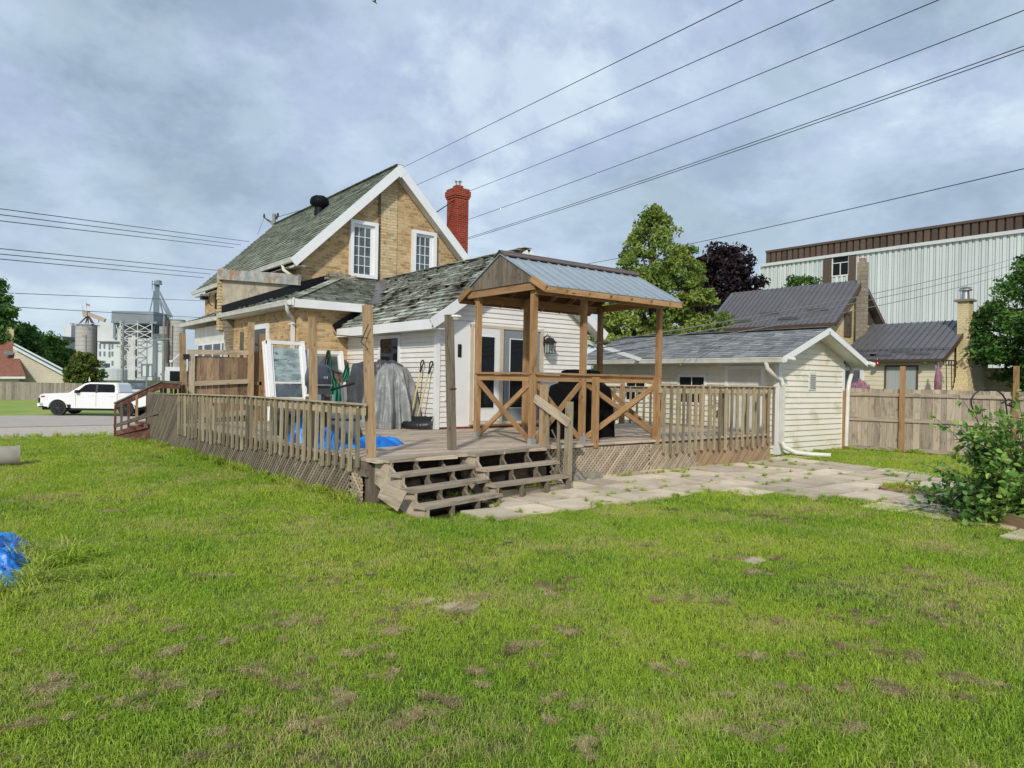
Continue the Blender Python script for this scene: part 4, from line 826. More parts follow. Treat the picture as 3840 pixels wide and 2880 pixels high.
# loose plywood
b=MB();b.poly([(0,0,0)]*3) if 0 else None
pa=[onP(R5(*p),(4.02,7.0,0),(-.5,1.,0)) for p in ((455,1480),(610,1590),(682,1440),(490,1378))]
slab(b,pa,.018);one('plywood_offcut',b,'step','loose square of weathered plywood leaning on the left side of the steps','board',(4,7.1,0))
b=MB();
for p in ((7.55,8.28),(7.95,8.3)): b.beam((p[0],p[1],.045),(p[0]+.33,p[1]+.02,.05),.18,.12)
bl=b;b1=MB();b1.beam((7.55,8.28,.045),(7.85,8.3,.05),.18,.12);b2_=MB();b2_.beam((7.98,8.3,.05),(8.25,8.32,.05),.18,.14)
one('concrete_block',b1,'concrete','grey concrete block against the lattice nearest the steps','block',(7.7,8.3,0),'concrete blocks by the lattice');one('concrete_block',b2_,'concrete','grey concrete block under the lattice, second from the steps','block',(8.1,8.3,0),'concrete blocks by the lattice')
b=MB();b.tube([onY(R6(680,1310),8.3),onY(R6(760,1480),8.15),onY(R6(920,1655),8.0)],.012,7);one('walking_stick',b,'oldwood','thin dark stick leaning against the hand rail and lattice','stick',(7.8,8.1,0))

# ================= GAZEBO =================
Gz=thing('gazebo',(8.7,9.55,DK),'small wooden gazebo with blue grey metal gable roof standing on the deck','gazebo')
gx0,gx1,gy0,gy1,gxm=7.2,10.24,8.80,10.36,8.30
for (x,y) in ((gx0,gy0),(gxm,gy0),(gx1,gy0),(gx0,gy1),(gxm,gy1),(gx1,gy1)):
    p_=post(Gz,x,y,DK+.07,3.12,.09,'newwood');b=MB();b.box(x-.05,x+.05,y-.05,y+.05,DK,DK+.09);b.box(x-.02,x+.02,y-.052,y-.05,DK+.09,DK+.16);b.build('post_base','galvplain',p_)
zrg,yrg,ev,zev=3.74,9.58,(8.36,10.82),3.09
b=MB()
b.beam((gx0-.04,gy0-.07,3.06),(gx1+.04,gy0-.07,3.06),.04,.14);b.beam((gx0-.04,gy1+.07,3.06),(gx1+.04,gy1+.07,3.06),.04,.14)
b.beam((gx0-.08,gy0-.12,3.12),(gx0-.08,gy1+.22,3.12),.04,.13);b.beam((gx1+.06,gy0-.1,3.1),(gx1+.06,gy1+.1,3.1),.04,.13)
for x in np.arange(gx0+.3,gx1,.5):
    for ye in ev: b.beam((x,ye,zev-.075),(x,yrg,zrg-.085),.04,.09)
b.build('frame','newwood',Gz)
slope=(zrg-zev)/(yrg-ev[0])
g=MB();
yy=gy0-.12
pts=[]
while yy<gy1+.16:
    ww=.14;z1=zrg-abs(yy-yrg)*slope-.03;z2=zrg-abs(yy+ww-yrg)*slope-.03
    poly=[(yy,3.18),(yy+ww-.004,3.18),(yy+ww-.004,z2)]+([(yrg,zrg-.03)] if yy<yrg<yy+ww else [])+[(yy,z1)]
    o_=random.random()*40;t=random.random()
    for xo in (gx0-.12,gx0-.10): g.poly([(xo,s,z) for s,z in poly],[(z+o_,s+o_) for s,z in poly],t)
    yy+=ww
g.build('gable_boards','oldwood',Gz)
def roofm(ye,zz=0):
    b=MB();x0,x1=gx0-.14,gx1+.12
    slab(b,[(x0,ye,zev),(x1,ye,zev),(x1,yrg,zrg),(x0,yrg,zrg)],.012)
    n=int((x1-x0)/.2286)
    for i in range(n+1):
        x=x0+.03+i*.2286;
        if x<x1-.02: b.beam((x,ye-.0,zev+.016),(x,yrg,zrg+.012),.022,.022,(0,0,1))
    for x in np.arange(x0+.03+.0762,x1,.0762): b.beam((x,ye-.0,zev+.004),(x,yrg,zrg+.0),.012,.006,(0,0,1))
    return b
ra=roofm(ev[0]).build('metal_roof','galv',Gz);roofm(ev[1]).build('metal_roof','galv',Gz)
b=MB();b.beam((gx0-.15,yrg-.09,zrg-.005),(gx1+.13,yrg-.09,zrg-.005),.2,.02,(0,-slope,1));b.beam((gx0-.15,yrg+.09,zrg-.005),(gx1+.13,yrg+.09,zrg-.005),.2,.02,(0,slope,1));b.tube([(gx0-.15,yrg,zrg+.03),(gx1+.13,yrg,zrg+.03)],.03,8);b.build('ridge_cap','brownmetal',Gz)
b=MB();b.beam((gx0-.12,ev[0]+.02,zev-.06),(gx1+.12,ev[0]+.02,zev-.06),.03,.09);b.beam((gx0-.12,ev[1]-.02,zev-.06),(gx1+.12,ev[1]-.02,zev-.06),.03,.09)
for ye in ev:
    s_=-1 if ye<yrg else 1;b.beam((gx0-.13,ye,zev-.05),(gx0-.13,ye-s_*.36,zev-.05+.36*slope),.03,.11)
    b.beam((gx1+.11,ye,zev-.05),(gx1+.11,yrg,zrg-.05),.03,.09)
b.build('fascia','newwood',Gz)
b=MB();b.poly([(gx0-.1,ev[0]+.05,zev-.035),(gx1+.1,ev[0]+.05,zev-.035),(gx1+.1,yrg,zrg-.03),(gx0-.1,yrg,zrg-.03)]);b.poly([(gx0-.1,ev[1]-.05,zev-.035),(gx1+.1,ev[1]-.05,zev-.035),(gx1+.1,yrg,zrg-.03),(gx0-.1,yrg,zrg-.03)]);b.build('roof_boards','darkply',Gz)
zr_=1.72
def xb(par,p,q,z0,z1):
    b=MB();b.beam((p[0],p[1],z0),(q[0],q[1],z1),.035,.085);b.build('cross_brace','newwood',par)
    hx1=.036 if abs(p[0]-q[0])<.01 else 0;hy1=.036-hx1
    b=MB();b.beam((p[0]+hx1,p[1]+hy1,z1),(q[0]+hx1,q[1]+hy1,z0),.035,.085);b.build('cross_brace','newwood',par)
def rail_(p,q):
    b=MB();b.beam((p[0],p[1],zr_),(q[0],q[1],zr_),.13,.035);b.beam((p[0],p[1],zr_-.075),(q[0],q[1],zr_-.075),.04,.1);b.build('top_rail','newwood',Gz)
rail_((gx0-.0,gy0-.02),(gx0,gy1));rail_((gx0,gy0-.02),(gxm,gy0-.02));rail_((gxm,gy0-.02),(gx1,gy0-.02));rail_((gx1,gy0),(gx1,gy1))
xb(Gz,(gx0-.02,gy0+.05),(gx0-.02,gy1-.05),DK+.06,zr_-.14);xb(Gz,(gx0+.05,gy0-.02),(gxm-.05,gy0-.02),DK+.06,zr_-.14);xb(Gz,(gxm+.05,gy0-.02),(gx1-.05,gy0-.02),DK+.06,zr_-.14);xb(Gz,(gx1,gy0+.05),(gx1,gy1-.05),DK+.06,zr_-.14)

# ================= THINGS ON THE DECK =================
def drape(c,rx,ry,h,nfold,amp,seed,top=.55,flare=1.25,lump=.06,nu=160,nv=34,rot=0,sq=3.,z0=0,hfun=None):
    P=[];cr,srr=math.cos(rot),math.sin(rot)
    for j in range(nv+1):
        v=j/nv;row=[]
        for i in range(nu):
            a=2*math.pi*i/nu;ca,sa=math.cos(a),math.sin(a);q=(abs(ca)**sq+abs(sa)**sq)**(-1/sq)
            if v<.3: s=v/.3*top;zz=1-.10*(v/.3)**3
            else: w_=(v-.3)/.7;s=top+(flare-top)*(w_**.75);zz=.90*(1-w_)+.0
            ph=nfold*a+2.3*mnoise.noise((ca*2,sa*2,seed))+.8*mnoise.noise((ca*3,sa*3,zz*1.5+seed));fo=amp*min(1,max(0,v-.2)*1.6)*((1-2*abs(math.sin(ph*.5)))+.5*(1-2*abs(math.sin(nfold*1.15*a+seed+1.2*v))))
            nn=lump*mnoise.noise((ca*s*3+seed,sa*s*3,zz*1.6))+lump*.5*(1-2*abs(mnoise.noise((ca*9+seed,sa*9,zz*3))))+lump*.22*(1-2*abs(mnoise.noise((ca*20+seed,sa*20,zz*14))))
            x=rx*q*s*ca*(1+fo+nn);y=ry*q*s*sa*(1+fo+nn);hh=h*(hfun(x*cr-y*srr,x*srr+y*cr) if hfun else 1)
            z=max(z0,hh*zz+nn*h*.8*(1 if v<.97 else 0));row.append((c[0]+x*cr-y*srr,c[1]+x*srr+y*cr,c[2]+z if v<1 else c[2]+.004))
        P.append(row)
    b=MB();b.grid(P,sm=True,closed_u=True);return b
hf=lambda x,y:1.0 if True else 1
b=drape((6.92,13.72,DK),.47,.72,1.34,9,.11,3.3,top=.84,flare=1.12,sq=3.6,lump=.07,hfun=lambda x,y:1.0-.06*math.cos(y*5)-.10*max(0,abs(y)-.7))
dm=one('covered_furniture',b,'darktarp','tall pile under a crumpled charcoal tarp against the white siding below the window','covered pile',(6.93,14.35,DK))
b=drape((6.93,13.15,DK),.47,.52,1.28,9,.17,8.1,top=.66,flare=1.16,sq=3.2,lump=.06)
one('silver_tarp',b,'silvertarp','silver grey tarp hanging in long folds over the near end of the covered pile','tarp',(6.93,13.1,DK))
# barbecue under black cover
b=drape((9.02,9.62,DK),.58,.33,1.02,14,.05,5.5,top=.98,flare=1.14,lump=.02,sq=5)
# hood on top
bb=drape((9.02,9.62,DK+.98),.40,.25,.27,8,.02,2.2,top=.85,flare=1.0,lump=.02,sq=5,nu=80,nv=16)
bq=thing('barbecue',(9.02,9.62,DK),'barbecue under a long black fabric cover inside the gazebo','barbecue');b.build('cover','blackfab',bq);bb.build('hood_cover','blackfab',bq)
# snow shovels
def shovel(base,top,label,blade=True,roll=0.,bd=1.):
    T=thing('snow_shovel',base,label,'shovel','snow shovels against the siding');base=np.array(base,float);top=np.array(top,float);d=(top-base)/np.linalg.norm(top-base)
    b=MB();b.tube([base+d*.12,top-d*.12],.016,8);b.build('shaft','shovelwood',T)
    b=MB();e=np.cross(d,[1,0,0]);e/=np.linalg.norm(e);c=top-d*.02;pts=[top-d*.16]
    for a in np.linspace(-math.pi*.75,math.pi*.75,11): pts.append(c+e*.055*math.sin(a)+d*.065*math.cos(a))
    pts.append(top-d*.16);b.tube(pts,.014,7);b.tube([top-d*.22,top-d*.13],[.02,.024],8);b.build('grip','blackpl',T)
    b=MB();P=[];s1=np.cross(d,[0,1.,0]);s1/=np.linalg.norm(s1);fw=np.cross(s1,d)
    W_=.36
    X_=np.array([.55,-.83,0.]);N_=np.array([-.83,-.55,0.])
    for j in range(9):
        v=j/8;row=[]
        for i in range(25):
            u=(i/24-.5)*2;rr=.012*math.sin(i*2.6);cv=.16*math.sin(v*1.7)-.02
            p=base+X_*u*W_+N_*(cv+rr*.6-.09*u*u)+np.array([0,0,.22*(1-v)**.9-.0+.02+ .02*u*u]);row.append(p)
        P.append(row)
    b.grid(P);P2=[[q-N_*.008 for q in r] for r in P];b.grid(P2)
    b.tube([base+d*.08,base+d*.26],[.035,.022],8);b.build('blade','blackpl',T);return T
shovel((7.08,12.62,DK+.01),(7.40,12.66,1.94),'black snow shovel with yellow shaft leaning on the siding, the left of the two')
shovel((7.13,12.46,DK+.01),(7.40,12.30,1.91),'black snow shovel with yellow shaft nearest the white corner of the house')
# round grey bins
def bin_(c,r,h,mat,label):
    T=thing('storage_bin',c,label,'bin','plastic bins by the left railing');b=MB();b.lathe(c,[(0,.01),(r*.84,0),(r*.88,.03),(r*.96,h-.1),(r*.96,h-.09)],28);b.build('tub',mat,T)
    b=MB();b.lathe(c,[(r*.975,h-.13),(r*1.03,h-.12),(r*1.03,h-.03),(r*.99,h),(0,h+.01)],28);b.build('lid',mat,T)
    b=MB();b.lathe(c,[(r*1.0,h-.135),(r*1.045,h-.13),(r*1.045,h-.115),(r*1.0,h-.11)],28);b.build('dark_band','blackpl',T);return T
bin_((4.52,9.98,DK),.23,.52,'greypl','light grey plastic bin with dark band behind the near railing')
bin_((4.22,11.35,DK),.2,.5,'darkgrey','dark grey plastic bin behind the railing, the nearer of the two dark ones')
bin_((4.35,12.2,DK),.2,.5,'darkgrey','dark grey plastic bin behind the railing, the further of the two dark ones')
# blue tarp lumps
def lump(c,rx,ry,h,seed,rot=0,nu=90,nv=20,rough=.35):
    P=[];cr,srr=math.cos(rot),math.sin(rot)
    for j in range(nv+1):
        v=j/nv;row=[]
        for i in range(nu):
            a=2*math.pi*i/nu;r=v*(1+.28*mnoise.noise((math.cos(a)*1.6+seed,math.sin(a)*1.6,seed)));x=rx*r*math.cos(a);y=ry*r*math.sin(a)
            rn=1-abs(mnoise.noise((x*5/max(rx,.2)*.45+seed,y*5/max(ry,.2)*.45,seed)))*2.2;rn2=1-abs(mnoise.noise((x*14+seed,y*14,seed*2)))*2
            rn3=1-abs(mnoise.noise((x*34+seed,y*30,seed)))*2;z=h*(max(0,1-v**2.2))*(.5+rough*1.2*rn+rough*.7*rn2+rough*.3*rn3)+.01
            row.append((c[0]+x*cr-y*srr,c[1]+x*srr+y*cr,c[2]+(max(z,.012) if v<1 else .001)))
        P.append(row)
    b=MB();b.grid(P,closed_u=True);return b
bt=thing('blue_tarp',(4.6,10.2,DK),'crumpled blue tarp spread around the grey bins behind the left railing','tarp')
for c,rx,ry,h,s_ in (((4.18,10.8,DK),.26,.3,.34,1.3),((4.55,10.6,DK),.32,.24,.2,4.1),((4.1,9.6,DK),.13,.36,.22,6.2),((4.78,9.62,DK),.42,.24,.13,9.7),((5.12,9.75,DK),.30,.16,.11,12.9)): lump(c,rx,ry,h,s_).build('tarp_fold','blue',bt)
b=MB()
for c,rx,ry,h,s_ in (((.05,7.55,0),.42,1.15,.15,2.2),((.12,6.72,0),.33,.30,.17,5.9)):
    q=lump(c,rx,ry,h,s_,nu=140,nv=36,rough=.5);o=len(b.v);b.v+=q.v;b.f+=[tuple(k+o for k in f) for f in q.f];b.uv+=q.uv;b.t+=q.t;b.m+=q.m;b.sm+=q.sm
one('blue_tarp',b,'blue','crumpled blue tarp lying on the lawn at the left edge','tarp',(.05,7.2,0))
# old windows leaning in the corner
def oldwin(nm,x0,x1,yb,yt,z0,z1,label,sash,glass):
    T=thing('old_window',((x0+x1)/2,yb,z0),label,'window','old windows leaning behind the deck')
    def P(s,v,o=0): 
        v_=(v-z0)/(z1-z0);return (x0+(x1-x0)*s-.10*(1-v_)*-1*0,yb+(yt-yb)*v_-o,v)
    def bm(s0,v0,s1,v1,w_,th,o=0,bb=None): bb.beam(P(s0,v0,o),P(s1,v1,o),*( (w_,th) ),up=(0,1,.0))
    W_=x1-x0;b=MB();fw=.085
    for s in (fw/2/W_,1-fw/2/W_): b.beam(P(s,z0,.0),P(s,z1,.0),fw,.15,(0,1,0))
    for v in (z0+.04,z1-.035): b.beam(P(0,v,0),P(1,v,0),.15,.08,(0,0,1))
    # layered jambs on the left side
    for k in range(2): b.beam(P(-.012-.035*k/W_,z0,-.03-.04*k),P(-.012-.035*k/W_,z1-.02*k,-.03-.04*k),.03,.05,(0,1,0))
    fr=b.build('frame','trim',T)
    b=MB()
    for (v0,v1,g) in sash: b.beam(P(.1,v0,.03),P(.9,v0,.03),.04,.04,(0,0,1))
    for s in (.12,.88): b.beam(P(s,z0+.06,.03),P(s,z1-.06,.03),.05,.04,(0,1,0))
    b.build('sash','trim',T)
    for (v0,v1,g) in sash:
        b=MB();b.poly([P(.1,v0,.02),P(.9,v0,.02),P(.9,v1,.02),P(.1,v1,.02)]);b.build('pane',g,fr)
    return T
oldwin('w',5.32,6.2,15.65,16.12,DK+.02,2.40,'tall white old window with film covered glass leaning behind the left rail',[(1.45,2.25,'milky'),(1.1,1.41,'glasslight'),(.62,1.06,'glass')],None)
oldwin('w',6.28,7.2,15.85,16.2,DK+.3,2.22,'smaller white old window with torn green cloth hanging over its glass',[(1.0,2.1,'glasslight'),(.9,.97,'glasslight')],None)
# torn cloth
b=MB()
def cloth(b,pts,m):
    # pts: list of rows from top to bottom of (x,z,w)
    P=[]
    for j,(x,z,w_) in enumerate(pts):
        P.append([((x+w_*(i/14-.5))*1.107,15.55-.12*j/len(pts)-.05*math.sin(i*1.3+j)-.03*math.sin(i*2.9),1.6+(z-1.6)*1.107+.02*math.sin(i*.9+j)) for i in range(15)])
    b.grid(P,m=m)
cloth(b,[(5.93,2.13,.04),(5.9,1.95,.08),(5.87,1.7,.13),(5.84,1.5,.18),(5.84,1.3,.2),(5.85,.9,.24),(5.86,.7,.25)],0)
cloth(b,[(5.95,2.15,.08),(5.97,2.0,.04),(5.98,1.75,.05),(6.0,1.6,.08),(6.05,1.5,.2),(6.08,1.3,.28),(6.05,.9,.32),(6.05,.7,.3)],1)
cloth(b,[(6.0,1.76,.03),(6.12,1.68,.22),(6.18,1.6,.3),(6.2,1.48,.2)],0)
cloth(b,[(6.37,1.87,.03),(6.35,1.77,.11),(6.32,1.66,.14),(6.27,1.52,.1)],1)
tag(b.build('torn_cloth',['brownfab','greenfab'],None,(6.5,15.3,DK)),'torn brown and green cloth draped over the smaller old window','cloth')
# outboard motor on its stand
mo=thing('outboard_motor',(4.62,11.3,DK),'black outboard boat motor clamped upright behind the railing','boat motor')
ob=np.array([4.72,11.55,0.])
b=MB();P=[]
for z,sx,sy in ((1.42,.2,.13),(1.46,.225,.15),(1.60,.23,.15),(1.74,.2,.14),(1.80,.15,.11),(1.82,.0,.0)):
    P.append([(ob[0]+sx*np.sign(math.cos(a))*abs(math.cos(a))**.55*.95,ob[1]+sy*np.sign(math.sin(a))*abs(math.sin(a))**.6,z) for a in np.linspace(0,2*math.pi,28,endpoint=False)])
b.grid(P,closed_u=True);cw=b.build('cowling','cowl',mo)
b=MB();b.box(ob[0]-.19,ob[0]+.19,ob[1]-.155,ob[1]-.14,1.45,1.47);b.build('cowling_stripe','silver',cw)
b=MB();b.box(ob[0]-.16,ob[0]+.18,ob[1]-.11,ob[1]+.11,1.3,1.42);b.box(ob[0]-.1,ob[0]+.08,ob[1]-.07,ob[1]+.07,.95,1.3);b.beam((ob[0],ob[1],1.1),(ob[0],ob[1],.62),.1,.06,(0,1,0));b.box(ob[0]-.18,ob[0]+.1,ob[1]-.05,ob[1]+.05,.72,.74);b.cone((ob[0]-.2,ob[1],.66),(ob[0]+.1,ob[1],.66),.035,.05,12);b.build('leg','darkgrey',mo)
b=MB();b.tube([(ob[0]+.15,ob[1]-.05,1.36),(ob[0]+.4,ob[1]-.1,1.44),(ob[0]+.6,ob[1]-.12,1.5)],[.025,.02,.028],8);b.build('tiller','blackpl',mo)
b=MB()
for dx in (-.08,.16): b.box(ob[0]+dx,ob[0]+dx+.05,ob[1]-.2,ob[1]-.14,1.0,1.3);b.tube([(ob[0]+dx+.02,ob[1]-.2,1.05),(ob[0]+dx+.02,ob[1]-.27,1.04)],.012,6)
b.build('clamp','silver',mo)
b=MB()
for dx in (-.2,.25): b.beam((ob[0]+dx,ob[1]+.2,DK),(ob[0]+dx*.6,ob[1]+.05,1.25),.04,.04,(0,1,0))
b.beam((ob[0]-.2,ob[1]+.05,1.2),(ob[0]+.25,ob[1]+.05,1.2),.04,.12);b.build('stand','oldwood',mo)
cu=bpy.data.curves.new('cowling_number','FONT');cu.body='115';cu.size=.055;cu.extrude=.001;tx=bpy.data.objects.new('cowling_number',cu);COL.objects.link(tx)
bpy.context.view_layer.update();me=bpy.data.meshes.new_from_object(tx.evaluated_get(bpy.context.evaluated_depsgraph_get()));bpy.data.objects.remove(tx)
mtx=Matrix.Translation(Vector((ob[0]+.02,ob[1]-.158,1.57)))@Matrix.Rotation(math.pi/2,4,'X');me.transform(mtx);me.transform(Matrix.Translation(-Vector(ROOT['outboard_motor'])));me.materials.append(M['trim']);tx=bpy.data.objects.new('cowling_number',me);COL.objects.link(tx);tx.parent=cw
# clutter under the windows
for i,(x,y,s_) in enumerate(((4.9,12.6,3.),(5.3,12.9,7.),(5.1,11.2,4.))):
    b=lump((x,y,DK),.3,.22,.3,s_+20,rough=.5);one('crumpled_rag',b,('brownfab','darktarp','brownfab')[i],('brown crumpled cloth heap in front of the tall old window','charcoal crumpled sheet beside the covered pile','brown cloth heap beside the light grey bin')[i],'cloth',(x,y,DK))
# concrete pipe at the left edge
b=MB();q=np.array([.62,14.45,.17]);b.tube([q+[-1.8,.1,0],q+[-.1,0,0],q+[.02,0,0]],[.17,.17,.165],28);b.tube([q+[.0,0,0],q+[.06,0,0]],[.19,.185],28);one('concrete_pipe',b,'concrete','grey concrete pipe lying on the lawn at the left edge','pipe',(.3,14.45,0))
# raised bed, hook, manhole
b=MB();b.beam((9.82,3.26,.07),(9.0,2.05,.07),.04,.17);b.beam((9.82,3.26,.07),(12.0,3.4,.07),.04,.15);one('garden_bed_edging',b,'postwood','weathered board edging around the leafy shrub','garden edging',(9.8,3.2,0))
b=MB();b.poly([(9.85,3.2,.06),(9.0,2.0,.06),(11,1,.06),(12,3.35,.06)]);tag(b.build('bed_soil','soil'),kind='structure')
bare=[]
for p,rr_ in ((D(985,1313),.15),(D(1625,1212),.13),(D(915,1300),.07)):
    q=onZ(p);bare.append((q[0],q[1],rr_));b=MB();b.poly([(q[0]+rr_*1.15*math.cos(a)*(1+.25*math.sin(3*a+1)),q[1]+rr_*1.0*math.sin(a)*(1+.3*math.cos(2*a)),.008) for a in np.linspace(0,2*math.pi,22)[:-1]]);o=b.build('bare_patch','sand');tag(o,kind='structure')
b=MB();mc=(11.5,4.85)
for i in range(22):
    a=i*2*math.pi/22;b.beam((mc[0]+.30*math.cos(a),mc[1]+.30*math.sin(a),.025),(mc[0]+.40*math.cos(a),mc[1]+.40*math.sin(a),.025),.085,.05)
b.cone((mc[0],mc[1],-.02),(mc[0],mc[1],.012),.29,.29,24);one('fire_pit_ring',b,'slabred','sunken ring of reddish bricks set in the paving','brick ring',(11.5,4.85,0))
hk=dep(A4(1520,560),9.6);hx_,hy_=hk[0],hk[1];R_=np.array([r0[0],r0[1],0])
p_=lambda a,z:np.array([hx_,hy_,0])+R_*a+np.array([0,0,z])
b=MB();pts=[p_(.0,0),p_(-.03,1.2),p_(-.07,1.48)];
for a in np.linspace(.35,math.pi+.5,12): pts.append(p_(-.30+.235*math.cos(a),1.42+.19*math.sin(a)))
pts+=[p_(-.45,1.28),p_(-.40,1.30),p_(-.40,1.36)]
b.tube(pts,.011,8);b.tube([p_(-.12,1.41),p_(-.02,1.47),p_(.06,1.44),p_(-.02,1.41),p_(.04,1.36),p_(-.06,1.4)],.012,6);one('shepherds_hook',b,'iron','black wrought iron hook with butterfly rising out of the shrub','garden hook',(hx_,hy_,0))
def hz(py,px,t): return dep((px,py),t)[2]
# ================= RIGHT FENCE =================
Fn=thing('wooden_fence',(18.2,7.3,0),'weathered grey brown board fence behind the patio, between garage and shrub','fence')
fa=np.array([17.55,9.0]);fb=np.array([19.9,2.9]);fd=(fb-fa);fl_=np.linalg.norm(fd);fd/=fl_;fn=np.array([-fd[1],fd[0]])*-1   # towards the camera side
if np.dot(fn,-fa)<0: fn=-fn
b=MB();s=0
while s<fl_:
    ww=random.uniform(.13,.15);c=fa+fd*(s+ww/2);zt=1.56+random.gauss(0,.006)-.0
    b.beam((c[0],c[1],.06),(c[0],c[1],zt),ww-.006,.018,(fn[0],fn[1],0));s+=ww
b.build('boards','greyfence',Fn)
for z,h in ((1.42,.09),(.80,.09),(.10,.09)):
    s=0
    while s<fl_:
        e=min(s+2.45,fl_);a=fa+fd*(s+.02)+fn*.03;c=fa+fd*(e-.02)+fn*.03;b=MB();b.beam((a[0],a[1],z+random.uniform(-.01,.01)),(c[0],c[1],z+random.uniform(-.02,.01)),.04,h);b.build('rail','greyfence',Fn);s=e
for k,s in enumerate((-.0,1.30,3.55,5.8)):
    c=fa+fd*s+fn*.07;post(Fn,c[0],c[1],-.05,(1.5,2.12,2.14,2.1)[k],.095,'newwood',name='fence_post')
# ================= NEIGHBOUR HOUSE =================
Nh=thing('neighbour_house',(36,18,0),'cream and yellow brick house with dark ribbed metal roofs behind the fence','house')
WX,WZ=33.6,2.92;wy0,wy1=13.15,17.45
nb=MB();siding(nb,'X',WX,[(wy0,-.3),(wy1,-.3),(wy1,WZ),(wy0,WZ)],.2,step=.02)
wrx=WX+3.0;wzr=4.80
siding(nb,'Y',wy0,[(WX,-.3),(39.6,-.3),(39.6,WZ),(wrx,wzr-.1),(WX,WZ)],.2,step=.02);nb.build('siding','cream2',Nh)
b=MB();ov=.35;slab(b,[(WX-ov,wy0-.4,WZ-.05),(wrx,wy0-.4,wzr),(wrx,wy1,wzr),(WX-ov,wy1,WZ-.05)],.06);slab(b,[(2*wrx-WX+ov,wy0-.4,WZ-.05),(wrx,wy0-.4,wzr),(wrx,wy1,wzr),(2*wrx-WX+ov,wy1,WZ-.05)],.06)
y=wy0-.4
while y<wy1: b.beam((WX-ov,y,WZ-.02),(wrx,y,wzr+.03),.035,.035);y+=.3
b.beam((WX+.35,wy0-.4,WZ+.47),(WX+.35,wy1,WZ+.47),.06,.05);b.build('metal_roof','darkmetal',Nh)
b=MB();b.beam((WX-ov-.02,wy0-.42,WZ-.12),(wrx,wy0-.42,wzr-.1),.04,.16);b.beam((2*wrx-WX+ov,wy0-.42,WZ-.12),(wrx,wy0-.42,wzr-.1),.04,.16);b.beam((WX-ov-.05,wy0-.4,WZ-.1),(WX-ov-.05,wy1,WZ-.1),.1,.12);b.build('fascia','brownmetal',Nh)
b=MB()
for (yy,xx) in ((16.9,.55),(16.2,.30),(15.5,.3),(14.7,.6),(13.9,.35)): z=WZ-.05+(xx)*(wzr-WZ)/3.35;b.beam((WX-ov+xx,yy-.5,z+.07),(WX-ov+xx,yy+.5,z+.07),.03,.08)
b.build('snow_guard','darkmetal',Nh)
pA=onX(R8(632,712),WX);pB=onX(R8(822,712),WX)
window(Nh,'X',WX,pB[1],pA[1],.3,2.62,fw=.08,proud=.05,bars=(2,1),glass='curtain',frame='brownmetal',name='patio_door')
pA=onX(R8(425,720),WX-.0);pB=onX(R8(512,720),WX);window(Nh,'X',WX,pB[1],pA[1]+.3,.4,2.55,fw=.16,proud=.05,glass='glasslight',name='porch_door')
# chimney on the wing, battered
c=onY(R8(1077,460),wy0-.35);cx_,cy_=c[0],wy0-.4
b=MB();zt=onY(R8(1077,348),cy_)[2];sqtube(b,cx_,cy_,.23,1.9,zt);
for i in range(10): z=-.3+i*.24;h=.55-.033*i;sqtube(b,cx_,cy_,h,z,z+.24)
ch=b.build('chimney','palebrick',Nh);b=MB();b.box(cx_-.34,cx_+.34,cy_-.34,cy_+.34,zt,zt+.1);b.build('chimney_cap','greybrick',ch);b=MB();b.cone((cx_,cy_,zt+.12),(cx_,cy_,zt+.5),.17,.14,12);b.cone((cx_,cy_,zt+.5),(cx_,cy_,zt+.56),.26,.26,12);b.cone((cx_,cy_,zt+.62),(cx_,cy_,zt+.68),.26,.1,12);b.build('flue_cap','silver',ch)
# main brick block
BX,BY0,BRX=33.45,17.9,35.75
BZR=7.03;BZ=4.68+.35*(7.03-4.66)/2.69
farY=onX((2637,1226),BX-.3)[1]
w=MB();flatwall(w,'Y',BY0,[(BX,-.3),(2*BRX-BX,-.3),(2*BRX-BX,BZ),(BRX,BZR-.15),(BX,BZ)]);flatwall(w,'X',BX,[(BY0,-.3),(farY,-.3),(farY,BZ),(BY0,BZ)]);w.build('wall','palebrick',Nh)
b=MB();kB=(BZR-BZ)/(BRX-BX);xo=BX-.4;zo=BZ-.35*kB;yf=BY0-.45;ybk=farY
slab(b,[(xo,yf,zo),(BRX,yf,BZR),(BRX,ybk,BZR),(xo,ybk,zo)],.06);slab(b,[(2*BRX-xo,yf,zo),(BRX,yf,BZR),(BRX,ybk,BZR),(2*BRX-xo,ybk,zo)],.06)
y=yf
while y<ybk: b.beam((xo,y,zo+.03),(BRX,y,BZR+.03),.035,.035);y+=.3
b.build('metal_roof','darkmetal',Nh)
b=MB();b.beam((xo,yf-.02,zo-.1),(BRX,yf-.02,BZR-.1),.04,.2);b.beam((2*BRX-xo,yf-.02,zo-.1),(BRX,yf-.02,BZR-.1),.04,.2);b.beam((xo-.06,yf,zo-.08),(xo-.06,ybk,zo-.08),.13,.16);b.tube([(xo,yf+.3,zo-.15),(xo+.2,yf+.35,zo-.5),(BX-.05,yf+.4,zo-.7)],.06,8);b.build('fascia','brownmetal',Nh)
b=MB();i=0;y=yf+.8
while y<ybk-1:
    xx=.35 if i%2 else .8;b.beam((xo+xx,y,zo+xx*kB+.09),(xo+xx,y+1.1,zo+xx*kB+.09),.04,.11);y+=1.35;i+=1
b.build('snow_guard','darkmetal',Nh)
for p,q in ((R8(400,400),R8(434,548)),(R8(530,417),R8(556,478))):
    A=onY(p,BY0);Bq=onY(q,BY0);window(Nh,'Y',BY0,A[0],Bq[0],Bq[2],A[2],fw=.16,proud=.08,frame='brownmetal',bars=(1,2),glass='glasslight')
    
